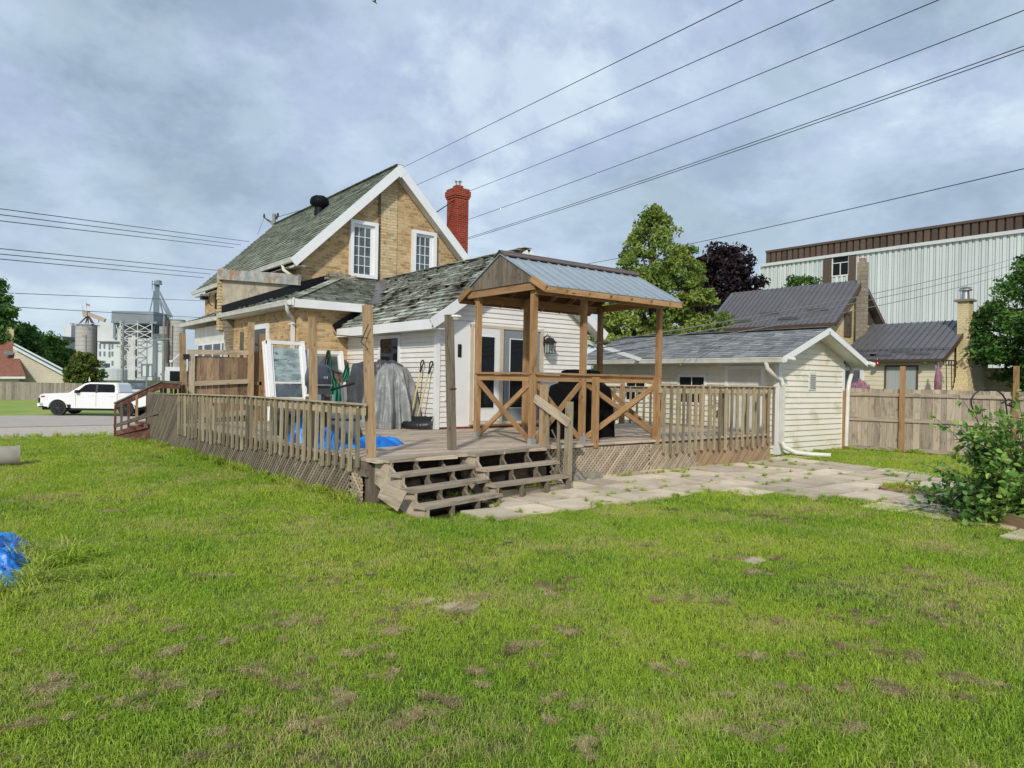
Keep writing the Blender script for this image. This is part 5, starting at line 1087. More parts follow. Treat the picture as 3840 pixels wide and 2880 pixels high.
A=onY(R8(476,120),BY0-.4);Bq=onY(R8(528,120),BY0-.4);b=MB();hh=.2;zt=A[2];sqtube(b,(A[0]+Bq[0])/2,BY0-.45,hh,2.,zt);ch=b.build('block_chimney','greybrick',Nh);b=MB();sqtube(b,(A[0]+Bq[0])/2,BY0-.45,.13,zt,zt+.2);b.build('chimney_pot','slabred',ch)
# low lean-to on the right of the neighbour wing
b=MB();slab(b,[(39.5,wy0-1.9,2.75),(46,wy0-1.9,2.75),(46,wy0+.5,3.2),(39.5,wy0+.5,3.2)],.06);b.build('lean_to_roof','darkmetal',Nh)
b=MB();b.box(39.7,46,wy0-1.6,wy0+.3,-.3,2.65);b.build('lean_to_wall','cream2',Nh)
# closed patio umbrella, wall art, covered cushion
q=onX(R8(930,840),WX-.8);b=MB();b.tube([(q[0],q[1],0),(q[0],q[1],2.7)],.03,8);b.lathe((q[0],q[1],1.35),[(.05,0),(.13,.1),(.14,.6),(.09,1.0),(.02,1.25)],10);one('closed_umbrella',b,'purple','closed pale patterned patio umbrella beside the neighbour chimney','umbrella',(q[0],q[1],0))
b=MB()
for i,px in enumerate((978,992,1008,1022)):
    q=onX(R8(px,695),WX-.06);b.tube([(q[0],q[1]+.12*math.cos(a),q[2]+.12*math.sin(a)) for a in np.linspace(0,2*math.pi,9)],.018,5)
    if i in (0,2): b.tube([(q[0],q[1],q[2]-.1),(q[0],q[1]-.05,q[2]-1.75)],.018,5);b.tube([(q[0],q[1]-.2,q[2]-1.7),(q[0],q[1]+.1,q[2]-1.75)],.018,5)
one('wall_hooks',b,'iron','row of black iron wall ornaments under the neighbour eave beside the chimney','wall ornament',(WX-.06,12.8,2.4))
q=onX(R8(588,700),WX-.4);b=MB();b.lathe((q[0],q[1],q[2]-.1),[(.0,0),(.1,.02),(.11,.1),(.04,.2),(.01,.4)],10);one('hanging_feeder',b,'redlamp','small red feeder hanging from the neighbour gutter','bird feeder',(q[0],q[1],q[2]))
q=onX(R8(858,700),WX-.4);b=MB();b.lathe((q[0],q[1],q[2]-.05),[(.0,0),(.06,.02),(.06,.12),(.01,.15)],8);one('hanging_chime',b,'leafdark','small green ornament hanging from the neighbour gutter','ornament',(q[0],q[1],q[2]))
q=dep(R8(485,835),24);b=lump((q[0],q[1],.0),1.15,.9,hz(900+790/1.5085,2900+485/1.5085,24)*1.15,31.,nu=80,nv=22,rough=.18);one('covered_swing',b,'purple','pink patterned cover bulging above the fence beside the garage','cover',(q[0],q[1],0))
# ================= LARGE INDUSTRIAL BUILDING =================
IX=80.;Ib=thing('industrial_building',(IX,35,0),'huge pale green corrugated industrial building with brown parapet behind the neighbour house','building')
ya=onX((2870,960),IX)[1];ztop=onX((2870,945),IX)[2];zb_=onX((2865,990),IX)[2];y_l=onX((2862,1000),IX)[1]
wy=onX(R8(288,80),IX)[1];wy2=onX(R8(442,80),IX)[1];w0z=onX(R8(310,212),IX)[2];w1z=onX(R8(310,85),IX)[2]
b=MB();y=-6.
b.box(IX+.3,IX+40,-6,y_l,-1,zb_-.02)
while y<y_l:
    b.box(IX-.06,IX+.0,y,y+.3,-1,w0z if wy2-.2<y<wy-.7 else zb_-.2,t=random.random())
    b.poly([(IX+.05,y,-1),(IX+.05,y+.9,-1),(IX+.05,y+.9,zb_-.2),(IX+.05,y,zb_-.2)],None,random.random());y+=.6
b.build('corrugated_wall','corr',Ib)
b=MB();b.box(IX+.4,IX+39,-6,ya,zb_,ztop-.05);y=-6.
while y<ya: b.box(IX+.15,IX+.4,y,y+.55,zb_,ztop-.1,t=random.random());y+=.75
b.box(IX+.0,IX+.6,-6,ya,ztop-.1,ztop+.15);b.build('brown_parapet','brownmetal',Ib)
b=MB();b.box(IX-.3,IX+.4,-6,y_l+.1,zb_-.35,zb_);b.build('white_flashing','farwframe',Ib)
b=MB();b.box(IX-.2,IX+.0,wy-1.0,wy,-1,zb_-.4);b.box(IX-.2,IX,wy2-.6,wy2+.2,w0z-4,zb_-.4);b.build('brown_jamb','brownmetal',Ib)
wo=window(Ib,'X',IX,wy2+.2,wy-1.0,w0z,w1z,fw=.12,proud=.1,glass='glass')
b=MB();b.box(IX-.12,IX-.05,wy2+.2,wy-1.0,w0z+1.5,w0z+1.6);b.box(IX-.12,IX-.05,(wy+wy2)/2-.45,(wy+wy2)/2-.35,w0z,w0z+1.5);b.build('glazing_bar','farwframe',wo)

# ================= TREES =================
def leaves(b,pts,size,flat=0.,tc=None):
    n=len(pts);a=rng.uniform(0,2*math.pi,n);nrm=rng.normal(size=(n,3));nrm[:,2]+=flat;nrm/=np.linalg.norm(nrm,axis=1)[:,None]
    ref=rng.normal(size=(n,3));x=np.cross(nrm,ref);x/=np.linalg.norm(x,axis=1)[:,None];y=np.cross(nrm,x);s=size*rng.uniform(.45,1.6,n)
    c=np.array(pts);p0=c-x*s[:,None];p1=c-y*s[:,None]*.55;p2=c+x*s[:,None];p3=c+y*s[:,None]*.55
    i0=len(b.v);V=np.stack([p0,p1,p2,p3],1).reshape(-1,3);b.v+=V.tolist();b.f+=[(i0+4*i,i0+4*i+1,i0+4*i+2,i0+4*i+3) for i in range(n)]
    b.uv+=[(0,0),(1,0),(1,1),(0,1)]*n;t=np.clip(rng.normal(.45,.2,n)+(0 if tc is None else tc),0,1)
    b.t+=np.repeat(t,4).tolist();b.m+=[0]*n;b.sm+=[False]*n
def hz(py,px,t): return dep((px,py),t)[2]
def crown(c,prof,nclump,nleaf,size,cr,seed,droop=0,squash=.6,gap=0.):
    # prof: list (z, radius); clumps spread through the volume, more near the surface
    rg=np.random.default_rng(seed);pts=[];TC=[];zs=[p[0] for p in prof];rs=[p[1] for p in prof];K=[]
    for _ in range(nclump):
        for _t in range(20):
            z=rg.uniform(zs[0],zs[-1]);R=np.interp(z,zs,rs)
            if rg.uniform(0,max(rs))<R: break
        a=rg.uniform(0,2*math.pi);q=R*(1-.55*rg.uniform()**1.8)*(1+.18*math.sin(3*a+seed)+.12*math.sin(5*a+z*1.3))
        cc=np.array([c[0]+q*math.cos(a),c[1]+q*math.sin(a),c[2]+z]);r=cr*rg.uniform(.55,1.25);K.append(cc)
        n=int(nleaf*rg.uniform(.6,1.3));g=rg.normal(size=(n,3));g/=np.linalg.norm(g,axis=1)[:,None];g*=(rg.uniform(0,1,n)**.45)[:,None]*r
        g[:,2]*=squash;g[:,2]-=droop*np.hypot(g[:,0],g[:,1]);pts.append(cc+g);TC.append(np.full(n,rg.normal(0,.26)))
    return np.concatenate(pts),K,np.concatenate(TC)
def tree(nm,base,prof,label,leaf,cat='tree',nclump=200,nleaf=110,size=.1,cr=.6,seed=1,trunk=.2,droop=0,squash=.6,group=None):
    T=thing(nm,base,label,cat,group);pts,K,TC=crown(base,prof,nclump,nleaf,size,cr,seed,droop,squash);b=MB();leaves(b,pts,size,.5,TC);b.build('crown',leaf,T)
    b=MB();zt=prof[-1][0];b.tube([(base[0],base[1],base[2]-.3),(base[0]+.05,base[1],base[2]+zt*.4),(base[0],base[1]+.1,base[2]+zt*.9)],[trunk,trunk*.7,trunk*.12],9)
    for kk in K[::max(1,len(K)//45)]:
        zb=base[2]+max(zt*.12,(kk[2]-base[2])*.6);p=np.array([base[0],base[1],zb]);m=(p+kk)/2+np.array([0,0,.1*np.linalg.norm(kk-p)]);b.tube([p,m,kk],[trunk*.4,trunk*.24,.02],5)
    b.build('trunk','bark',T);return T
def tb(px,t,z=0): q=dep((px,1500),t);return (q[0],q[1],z)
def hz(py,px,t): return dep((px,py),t)[2]
t=36;B=tb(2440,t);zt=hz(765,2410,t)
tree('linden_tree',B,[(.8,3.3),(2.5,3.5),(4.0,3.0),(5.5,2.7),(6.8,2.2),(8,1.8),(9.3,1.1),(zt-.7,.5),(zt-.1,.15)],'tall conical yellow green tree behind the garage','leafgreen',nclump=520,nleaf=150,size=.085,cr=.55,seed=4,droop=.5,squash=.5)
t=60;B=tb(2700,t);zt=hz(905,2690,t)
tree('purple_maple',B,[(3,2.2),(5,3.0),(7.5,3.1),(9.6,2.9),(11.3,2.1),(zt-.7,1.1),(zt,.2)],'dark purple leaved tree behind the neighbour roof','leafpurple',nclump=260,nleaf=190,size=.15,cr=1.0,seed=12)
t=30;B=tb(4020,t)
tree('maple_tree',B,[(1.3,1.2),(2.2,2.4),(3.5,3.1),(5,3.1),(6.2,2.4),(7.3,1.5),(8.0,.7)],'dark green maple at the right edge beyond the fence','leafdark',nclump=420,nleaf=150,size=.085,cr=.6,seed=21)
t=62;B=tb(2985,t)
tree('leafy_tree',B,[(5,1.5),(7,2.3),(8.6,2.2),(hz(1035,2985,t),.9)],'small green tree top showing above the neighbour roof ridge','leafmid',nclump=90,nleaf=90,size=.14,cr=.7,seed=31)
t=75;B=tb(-40,t,-.9)
tree('maple_tree',B,[(2,1.9),(5,2.4),(8,2.0),(10.3,1.3),(11.9,.6),(12.4,.2)],'big dark tree at the left edge behind the red roofed house','leafdark',nclump=340,nleaf=110,size=.19,cr=.95,seed=41)
t=85;B=tb(180,t,-.9)
tree('leafy_tree',B,[(1.,4.),(3,4.2),(4.6,3.2),(5.9,1.7),(6.9,.7)],'light green spreading tree behind the long gabled roof','leafmid',nclump=260,nleaf=90,size=.17,cr=.9,seed=51)
t=80;B=tb(95,t,-.9)
tree('leafy_tree',B,[(1.5,1.6),(4,1.9),(6,1.5),(7.6,.4)],'bushy dark green tree between the red roof and the lighter tree','leafdark',nclump=240,nleaf=90,size=.18,cr=.9,seed=61)
t=66;B=tb(312,t,-.9)
tree('leafy_bush',B,[(.3,1.1),(1.5,1.45),(2.8,1.35),(3.8,.85),(4.4,.3)],'round shrub with rust tipped leaves above the far fence','leafbush',nclump=150,nleaf=90,size=.13,cr=.5,seed=71)
# shrub in the raised bed, individual leaves on stems
Sb=thing('leafy_shrub',(10.25,2.95,0),'leafy green shrub in the raised bed at the right edge','shrub')
sb=MB();lp=[];rg=np.random.default_rng(5);base=np.array([10.25,2.9,.05]);Rv=np.array([r0[0],r0[1],0]);Fv=np.array([FH[0],FH[1],0])
for k in range(120):
    a=rg.uniform(-1.25,.85);e=rg.normal(0,.32);hgt=rg.uniform(.5,1.0);Ls=rg.uniform(.75,1.6) if a>-.7 else rg.uniform(.7,1.35)
    d=np.array([0,0,1.])*math.cos(a)*hgt*1.0+Rv*math.sin(a)*1.05+Fv*e;d/=np.linalg.norm(d)
    if k<10: d=np.array([0,0,rg.uniform(.05,.5)])+Rv*-1+Fv*rg.normal(0,.4);d/=np.linalg.norm(d);Ls=rg.uniform(.7,1.15)
    if 10<=k<22: d=np.array([0,0,1])+Rv*rg.uniform(-.35,.5)+Fv*rg.normal(0,.2);d/=np.linalg.norm(d);Ls=rg.uniform(1.1,1.62)
    P0=base+Rv*rg.uniform(-.1,.35)+Fv*rg.uniform(-.2,.2);pts=[];n=9
    for i in range(n):
        s_=i/(n-1);pts.append(P0+d*Ls*s_+np.array([0,0,-.12*s_*s_*(1-abs(d[2]))])+rg.normal(0,.012,3))
    sb.tube(pts,list(np.linspace(.009,.003,n)),5)
    for i in range(1,n):
        for q in range(4):
            p=pts[i]+rg.normal(0,.03,3);lp.append((p,d,rg.uniform(.036,.062)))
    for _ in range(5):
        i=rg.integers(2,n-1);sd=d+rg.normal(0,.7,3);sd/=np.linalg.norm(sd);l2=rg.uniform(.15,.38);sb.tube([pts[i],pts[i]+sd*l2*.5,pts[i]+sd*l2],[.004,.003,.002],4)
        for q in range(8): p=pts[i]+sd*l2*(q+1)/8+rg.normal(0,.015,3);lp.append((p,sd,rg.uniform(.032,.056)))
sb.build('stems','bark',Sb)
lb=MB()
for p,d,s_ in lp:
    o=d*.3+rg.normal(0,1,3);o/=np.linalg.norm(o);up=np.array([0,0,1.])+rg.normal(0,.6,3);sd=np.cross(o,up);sd/=np.linalg.norm(sd);nn=np.cross(sd,o);t=float(np.clip(rg.normal(.45,.3),0,1))
    a=p+o*.012;m1=p+o*s_*.8;tip=p+o*s_*1.9
    L1=m1+sd*s_*.62+nn*s_*.12;L0=a+o*s_*.25+sd*s_*.4+nn*s_*.08;L2=m1+o*s_*.6+sd*s_*.42+nn*s_*.08
    R1_=m1-sd*s_*.62+nn*s_*.12;R0_=a+o*s_*.25-sd*s_*.4+nn*s_*.08;R2_=m1+o*s_*.6-sd*s_*.42+nn*s_*.08
    lb.poly([a,L0,L1,L2,tip],None,t);lb.poly([a,tip,R2_,R1_,R0_],None,t)
lb.build('leaves','leafshrub',Sb)

# ================= ACROSS THE ROAD =================
GZ_=-.9
def fr(p,t): q=dep(p,t);return q
ff=MB();a=dep(R1(-60,1110),60);c=dep(R1(690,1108),60);a[2]=c[2]=0;dv=(c-a);n=int(np.linalg.norm(dv)/.15)
for i in range(n): p=a+dv*i/n;ff.beam((p[0],p[1],-1.0),(p[0],p[1],.66+random.gauss(0,.012)),.14,.02,(-FH[0],-FH[1],0))
one('far_fence',ff,'farfence','long grey board fence across the road behind the truck','fence',(a[0],a[1],-.9))
# red roofed house (left) : gable body with tan siding and dark blue roof edge
def loc(px,t): return dep((px,1450),t)
Lh=thing('roadside_house',tuple(loc(120,72)[:2])+(GZ_,),'tan sided house with dark blue roof edge and brown red front roof across the road','house')
t=72;Rr=np.array([r0[0],r0[1],0]);Ff=np.array([FH[0],FH[1],0])
def LP(p,tt,dz=0): return dep(p,tt)
g=MB();pl=[R1(118,655),R1(118,1000),R1(560,1000),R1(560,905)]
P=[LP(p,t) for p in pl];P[1][2]=P[2][2]=-1.2;g.poly(P,[(p@Rr,p[2]) for p in P]);
EX=Ff*9-Rr*7.5
P2=[p+EX for p in P];g.poly(P2);g.poly([P[3],P2[3],P2[2],P[2]]);g.poly([P[0],P[1],P2[1],P2[0]])
zz_=P[0][2]
g.build('gable_wall','tan',Lh)
b=MB()
for i in range(22):
    z=-.3+i*.2
    # lap shadow lines as real battens
    x1=np.interp(z,[P[3][2],P[0][2]],[ (P[3]-P[0])@Rr,0]) if z>P[3][2] else (P[3]-P[0])@Rr
    if z<P[0][2]-.1: a=P[0]+Rr*.02-Ff*.03;b.beam((a[0],a[1],z),tuple((a+Rr*max(.1,x1-.15))[:2])+(z,),.03,.03)
b.build('lap_strips','gutter',Lh)
b=MB();A=LP(R1(112,668),t-.5);Bq=LP(R1(612,935),t-.5);Cq=LP(R1(118,640),t-.3);Dq=LP(R1(566,875),t-.3)
b.beam(A,Bq,.12,.22);b.beam(Cq,Dq,.1,.14);b.build('white_rake','farwframe',Lh)
b=MB();sl4=[Cq-[0,0,.05],Dq-[0,0,.05],Bq+[0,0,.1],A+[0,0,.1]];b.poly(sl4);up_=[Cq+EX,Dq+EX];b.poly([Cq,Dq,up_[1],up_[0]]);b.poly([A,Bq,Bq+EX,A+EX]);m_=newmat('dark_blue_roof');m_[3].inputs['Base Color'].default_value=(.02,.07,.09,1);M['dblue']=m_[0];b.build('roof_edge','dblue',Lh)
b=MB();pts=[LP(R1(-120,618),t+2),LP(R1(108,618),t+2),LP(R1(212,908),t-2),LP(R1(-120,908),t-2)];slab(b,pts,.1);b.build('red_roof','shred',Lh)
b=MB();b.beam(pts[3]-[0,0,.15],pts[2]-[0,0,.15],.1,.22);b.build('white_gutter','farwframe',Lh)
b=MB();q=[LP(R1(-120,915),t-1.5),LP(R1(160,915),t-1.5)];b.poly([q[0],q[1],(q[1][0],q[1][1],-1.2),(q[0][0],q[0][1],-1.2)]);b.build('front_wall','tan',Lh)
b=MB();q=LP(R1(72,618),t+2.5);sqtube(b,q[0],q[1],.42,q[2]-1,LP(R1(72,520),t+2.5)[2]);sqtube(b,q[0],q[1],.25,LP(R1(72,520),t+2.5)[2],LP(R1(72,503),t+2.5)[2]);b.build('chimney','palebrick',Lh)
b=MB();q=LP(R1(70,722),t-.2);b.box(q[0]-.35,q[0]+.35,q[1]-.3,q[1]+.3,q[2]-.1,q[2]+.25);b.build('roof_vent','farsteel',Lh)

# ---- grain elevator complex, ~260 m away
T=260.;cm=loc(450,T);CX_=thing('grain_elevator',(cm[0],cm[1],-1),'white and grey grain elevator with lattice tower far beyond the road','industrial plant')
def bx(mb,x0,x1,y0,y1,t0,dd,zb=None,tt=None):
    a=dep(Z2(x0,y0),t0);b_=dep(Z2(x1,y0),t0);zt=a[2];z0=dep(Z2(x0,y1),t0)[2] if zb is None else zb
    a=a.copy();w_=(b_-a)@Rr;o=a*1.;tt=random.random() if tt is None else tt
    c=[o,o+Rr*w_,o+Rr*w_+Ff*dd,o+Ff*dd];lo=[np.array([p[0],p[1],z0]) for p in c];hi=[np.array([p[0],p[1],zt]) for p in c]
    for i in range(4): j=(i+1)%4;mb.poly([lo[i],lo[j],hi[j],hi[i]],None,tt)
    mb.poly(hi,None,tt);mb.poly(lo[::-1],None,tt)
b=MB();bx(b,395,600,380,545,T,20);bx(b,703,735,370,960,T+3,9,-2);bx(b,630,704,372,960,T+4,9,-2);bx(b,757,888,520,960,T-1,20,-2);bx(b,877,977,480,560,T+6,10);bx(b,0,145,550,960,T+8,20,-2);bx(b,95,160,400,960,T+10,10,-2);bx(b,985,1040,810,960,T-14,15,-2);bx(b,1000,1200,775,812,T-14,15);b.build('white_block','farwhite',CX_)
b=MB();bx(b,395,600,545,960,T+.6,19,-2);bx(b,888,990,545,960,T+2,14,-2);b.build('plain_block','corr',CX_)
b=MB();bx(b,396,600,543,552,T-.5,1);bx(b,520,895,275,365,T-2,12);bx(b,515,925,365,382,T-3,14);bx(b,534,556,380,520,T-1,5);bx(b,545,590,380,402,T-2,5);bx(b,5,80,500,550,T+4,8);bx(b,-5,84,520,530,T+3.5,8);bx(b,705,757,385,960,T+6,4,-2);bx(b,374,463,742,788,T-15,3);bx(b,760,880,390,520,T+10,3);bx(b,1042,1146,812,916,T-15,3);bx(b,840,895,190,380,T+30,3) if 0 else None;b.build('grey_penthouse','fargrey',CX_)
b=MB();bx(b,1042,1146,812,916,T-16,2);b.build('loading_opening','glass',CX_)
b=MB()
for yy in (570,637,720):
    for x in (407,447,492,518): 
        if not(yy==720 and x==492): bx(b,x,x+13,yy,yy+ (50 if x in(492,) else 40),T+.3,.3)
bx(b,888,905,830,850,T-1,1);bx(b,955,982,832,852,T-1,1);b.build('windows','farsteel',CX_)
def silo(x0,x1,y0,t0,zb=-2):
    a=dep(Z2(x0,y0),t0);c=dep(Z2(x1,y0),t0);r=(c-a)@Rr/2;cc=(a+c)/2+Ff*r;b=MB();b.cone((cc[0],cc[1],zb),(cc[0],cc[1],a[2]),r,r,40);o=b.build('silo','silo',CX_)
    b=MB();b.cone((cc[0],cc[1],a[2]),(cc[0],cc[1],a[2]+.5),r*1.01,r*1.01,40)
    z=1.
    while z<a[2]-.5: b.cone((cc[0],cc[1],z),(cc[0],cc[1],z+.12),r*1.006,r*1.006,40,caps=False);z+=1.5
    b.build('silo_ring','fargrey',o)
silo(160,322,402,T);silo(328,420,412,T+7);silo(885,1015,352,T+25);silo(1022,1146,362,T+4);silo(140,175,395,T+12)
b=MB();bx(b,1012,1026,362,740,T+1,1);b.build('dark_downpipe','brownmetal',CX_)
# round white store in front
a=dep(Z2(368,792),T-25);c=dep(Z2(582,792),T-25);r=(c-a)@Rr/2;cc=(a+c)/2+Ff*r;b=MB()
for i in range(60):
    a0=i*2*math.pi/60;b.beam((cc[0]+r*math.cos(a0),cc[1]+r*math.sin(a0),-2),(cc[0]+r*math.cos(a0),cc[1]+r*math.sin(a0),a[2]),.5,.5)
b.cone((cc[0],cc[1],-2),(cc[0],cc[1],a[2]),r,r,60);b.cone((cc[0],cc[1],a[2]),(cc[0],cc[1],a[2]+.6),r,r*.2,60);b.build('round_store','corr',CX_)
def P_(x,y,t0): return dep(Z2(x,y),t0)
# lattice frame tower
b=MB();tt=T-6;w_=.26
for x in (597,622,752,): b.beam(P_(x,365,tt),P_(x,952,tt),w_,w_)
b.beam(P_(880,392,tt),P_(880,520,tt),w_,w_)
ys_=[365,392,460,520,605,690,790,890,952]
for y0,y1 in zip(ys_[1:],ys_[2:]):
    b.beam(P_(622,y0,tt),P_(752,y1,tt),w_*.8,w_*.8);b.beam(P_(752,y0,tt),P_(622,y1,tt),w_*.8,w_*.8);b.beam(P_(597,y0,tt),P_(752,y0,tt),w_*.8,w_*.8)
    b.beam(P_(597,y0,tt),P_(622,y1,tt),w_*.6,w_*.6);b.beam(P_(622,y0,tt),P_(597,y1,tt),w_*.6,w_*.6)
for (x0,y0,x1,y1) in ((752,392,880,460),(880,392,752,460),(752,460,880,460),(752,460,880,520),(880,460,752,520),(560,400,597,515),(597,400,560,515)): b.beam(P_(x0,y0,tt),P_(x1,y1,tt),w_*.8,w_*.8)
b.build('lattice_tower','farwframe',CX_)
# elevator leg and pipes
b=MB();b.beam(P_(930,20,T+8),P_(926,480,T+8),1.3,1.3);b.beam(P_(900,95,T+8),P_(903,380,T+8),.6,.6);bx(b,916,945,0,30,T+7,2);b.beam(P_(885,36,T+7),P_(966,38,T+7),1.5,.35);b.beam(P_(883,5,T+7),P_(883,85,T+7),.25,.25);b.beam(P_(905,5,T+7),P_(905,85,T+7),.25,.25);b.beam(P_(966,12,T+7),P_(966,36,T+7),.2,.2);b.beam(P_(885,12,T+7),P_(966,10,T+7),.15,.15)
for y0 in (100,150,200,250,300,350): b.beam(P_(895,y0,T+8),P_(928,y0+15,T+8),.25,.25)
for x1,y1 in ((1060,330),(1045,335),(1030,335),(985,330)): b.beam(P_(940,90+ (0 if x1>1040 else 60),T+8),P_(x1,y1,T+8),.45,.45)
b.beam(P_(895,130,T+8),P_(860,285,T+8),.3,.3);b.build('bucket_elevator','farsteel',CX_)
b=MB()
for y0 in (328,356): b.beam(P_(935,y0-12,T+9),P_(1240,y0+8,T+9),.25,.25)
for x in range(1060,1240,18): b.beam(P_(x,333,T+9),P_(x+9,362,T+9),.18,.18)
for x in (380,395,160,200,240,280,320): b.beam(P_(x,385,T-1),P_(x,402,T-1),.12,.12)
b.beam(P_(160,384,T-1),P_(395,388,T-1),.14,.14);b.beam(P_(1060,725,T-4),P_(1136,652,T-4),.4,.4);b.beam(P_(1056,715,T-4),P_(1060,735,T-4),1.2,1.2);b.build('catwalk','farwframe',CX_)
b=MB();b.beam(P_(268,285,T+2),P_(462,362,T+2),1.1,1.3);b.beam(P_(264,232,T+2),P_(264,285,T+2),.15,.15);bx(b,262,300,275,325,T+1,2);b.build('conveyor','ochre',CX_)
b=MB()
for x1,y1 in ((230,392),(285,400),(312,400),(365,395),(350,400)): b.beam(P_(310,315,T+2),P_(x1,y1,T+2),.4,.4)
b.beam(P_(405,345,T+2),P_(405,395,T+2),.2,.2);b.build('spout_pipes','brownmetal',CX_)
b=MB();b.beam(P_(294,200,T+2),P_(296,262,T+2),.12,.12);one('flag_pole',b,'farsteel','thin pole on top of the far conveyor','flag pole',tuple(P_(296,262,T+2)))
fx=thing('flag',tuple(P_(296,215,T+2)),'small red and white maple leaf flag far away above the silo','flag')
for x0,x1,mm in ((297,305,'redlamp'),(305,318,'flag'),(318,326,'redlamp')):
    b=MB();b.poly([P_(x0,209+(x0-297)*.35,T+2),P_(x1,209+(x1-297)*.35,T+2),P_(x1,227+(x1-297)*.35,T+2),P_(x0,227+(x0-297)*.35,T+2)]);b.build('stripe',mm,fx)
b=MB();q=P_(311,222,T+1.95);b.poly([q+Rr*.0+[0,0,.35],q+Rr*.3,q-[0,0,.3],q-Rr*.3]);b.build('maple_leaf','redlamp',fx)
# utility poles across the road
def upole(nm,px,ptop,t0,arms,label):
    q=dep(Z2(px,ptop),t0);b=MB();b.cone((q[0],q[1],-1.2),(q[0],q[1],q[2]),.17,.12,10);T_=thing('utility_pole',(q[0],q[1],-1.1),label,'utility pole');b.build('pole','pole',T_)
    b=MB()
    for (xa,xb,yy) in arms:
        b.beam(dep(Z2(xa,yy),t0-.2),dep(Z2(xb,yy),t0-.2),.12,.14)
        for xx in np.linspace(xa,xb,4): p=dep(Z2(xx,yy),t0-.2);b.cone(p,p+np.array([0,0,.28]),.07,.04,6)
    if arms: b.build('crossarm','pole',T_)
upole('',626,360,95,[(570,682,597)],'grey pole in front of the lattice tower')
upole('',990,300,85,[(932,1056,527)],'tall grey pole right of the white block, with one crossarm')
upole('',293,488,130,[(250,310,652),(258,300,503)],'short distant pole in front of the concrete silo')
# road sign seen from behind
q=dep(Z2(833,862),50);sg=thing('road_sign',(q[0],q[1],-.9),'blank backed rectangular sign on a steel post beyond the truck','sign')
b=MB();b.beam((q[0],q[1],-.9),(q[0],q[1],dep(Z2(833,750),50)[2]),.09,.09,(0,1,0));b.build('post','farsteel',sg)
def fr4(x0,x1,y0,y1,tt_,mb,w_): 
    c=[dep(Z2(x0,y0),tt_),dep(Z2(x1,y0),tt_),dep(Z2(x1,y1),tt_),dep(Z2(x0,y1),tt_)]
    for i in range(4): mb.beam(c[i],c[(i+1)%4],w_,w_)
    return c
b=MB();c=fr4(786,881,752,863,50.1,b,.07);b.build('frame','farsteel',sg);b=MB();slab(b,[p+Ff*.05 for p in c],.02);b.build('panel','farwhite',sg)
# pole behind the main roof
q=dep(R2(784,430),52);b=MB();b.cone((q[0],q[1],-1),(q[0],q[1],q[2]+.1),.17,.13,10);T_=thing('utility_pole',(q[0],q[1],-1),'wooden pole top with black crossarm just above the green roof','utility pole');b.build('pole','pole',T_)
b=MB();a=dep(R2(706,447),52);b.beam(a,q+np.array([0,0,-.6]),.08,.08);b.beam(a,q+np.array([0,0,.1-.9]),.05,.05);a2=dep(R2(812,440),52);b.beam(q+np.array([0,0,-.4]),a2,.07,.07);b.cone(a,a+[0,0,.25],.08,.06,6);b.cone(a2,a2+[0,0,.25],.1,.07,6);b.cone(dep(R2(800,460),52),dep(R2(800,440),52),.12,.1,8);b.build('crossarm','iron',T_)
# ================= WIRES =================
wg='power lines overhead'
def wire(p,tp,q,tq,label,r=.012,sag=0.,mat='wire',name='power_line'):
    A=dep(p,tp);Bq=dep(q,tq);pts=[]
    for i in range(25): s_=i/24;pts.append(A*(1-s_)+Bq*s_-np.array([0,0,sag*4*s_*(1-s_)]))
    b=MB();b.tube(pts,r,5);one(name,b,mat,label,'cable',tuple(A),wg)
rr=.028
for (x0,y0,x1,y1,lab) in ((-60,443,538,522,'uppermost cable at the left, running to the green roof'),(-60,456,520,529,'second highest cable at the left'),(-60,470,505,535,'third cable from the top at the left'),(-60,531,470,584,'fourth cable from the top at the left'),(-60,543,455,592,'fifth cable from the top at the left'),(-60,554,440,600,'sixth cable from the top at the left, just above the distant tower'),(-60,630,445,650,'seventh cable at the left, crossing the far tower'),(-60,658,500,690,'lowest cable at the left, crossing the silo conveyor')):
    wire(D(x0,y0),30,D(x1,y1),60,lab+'',.02 if y0<600 else .016,0.0)
    
for (x0,y0,x1,y1,lab,sg_) in ((868,363,1640,-18,'highest overhead cable, starting at the gable peak',.0),(895,402,1850,-22,'second highest overhead cable right of the gable',.0),(1008,415,2080,-22,'third overhead cable, passing the chimney top',.1),(990,482,2290,-8,'fourth overhead cable, passing the middle of the chimney',.15),(990,520,2280,75,'upper of the close pair of overhead cables',.2),(990,523,2280,84,'lower of the close pair of overhead cables',.2),(1180,585,2290,346,'lowest long overhead cable, crossing the conical tree',.25),(560,476,700,428,'short cable between the pole top and the green roof',.0)):
    wire(D(x0,y0),62,D(x1,y1),24,lab,.019,sg_) if x0!=560 else wire(D(592,471),52,D(720,430),50,lab,.02,.05)
for (a_,b_,lab) in (((2230,1288),(3900,935),'upper pale service wire crossing the neighbour roof'),((2250,1305),(3900,957),'middle pale service wire crossing the neighbour roof'),((2270,1328),(3900,985),'lower pale service wire crossing the neighbour roof')):
    wire(a_,14,b_,45,lab,.012,.35,'thinwire','service_wire')
wire(R2(706,450),52,R2(655,580),45,'thin guy wire slanting down from the pole top beside the roof',.012,0,'wire','guy_wire')
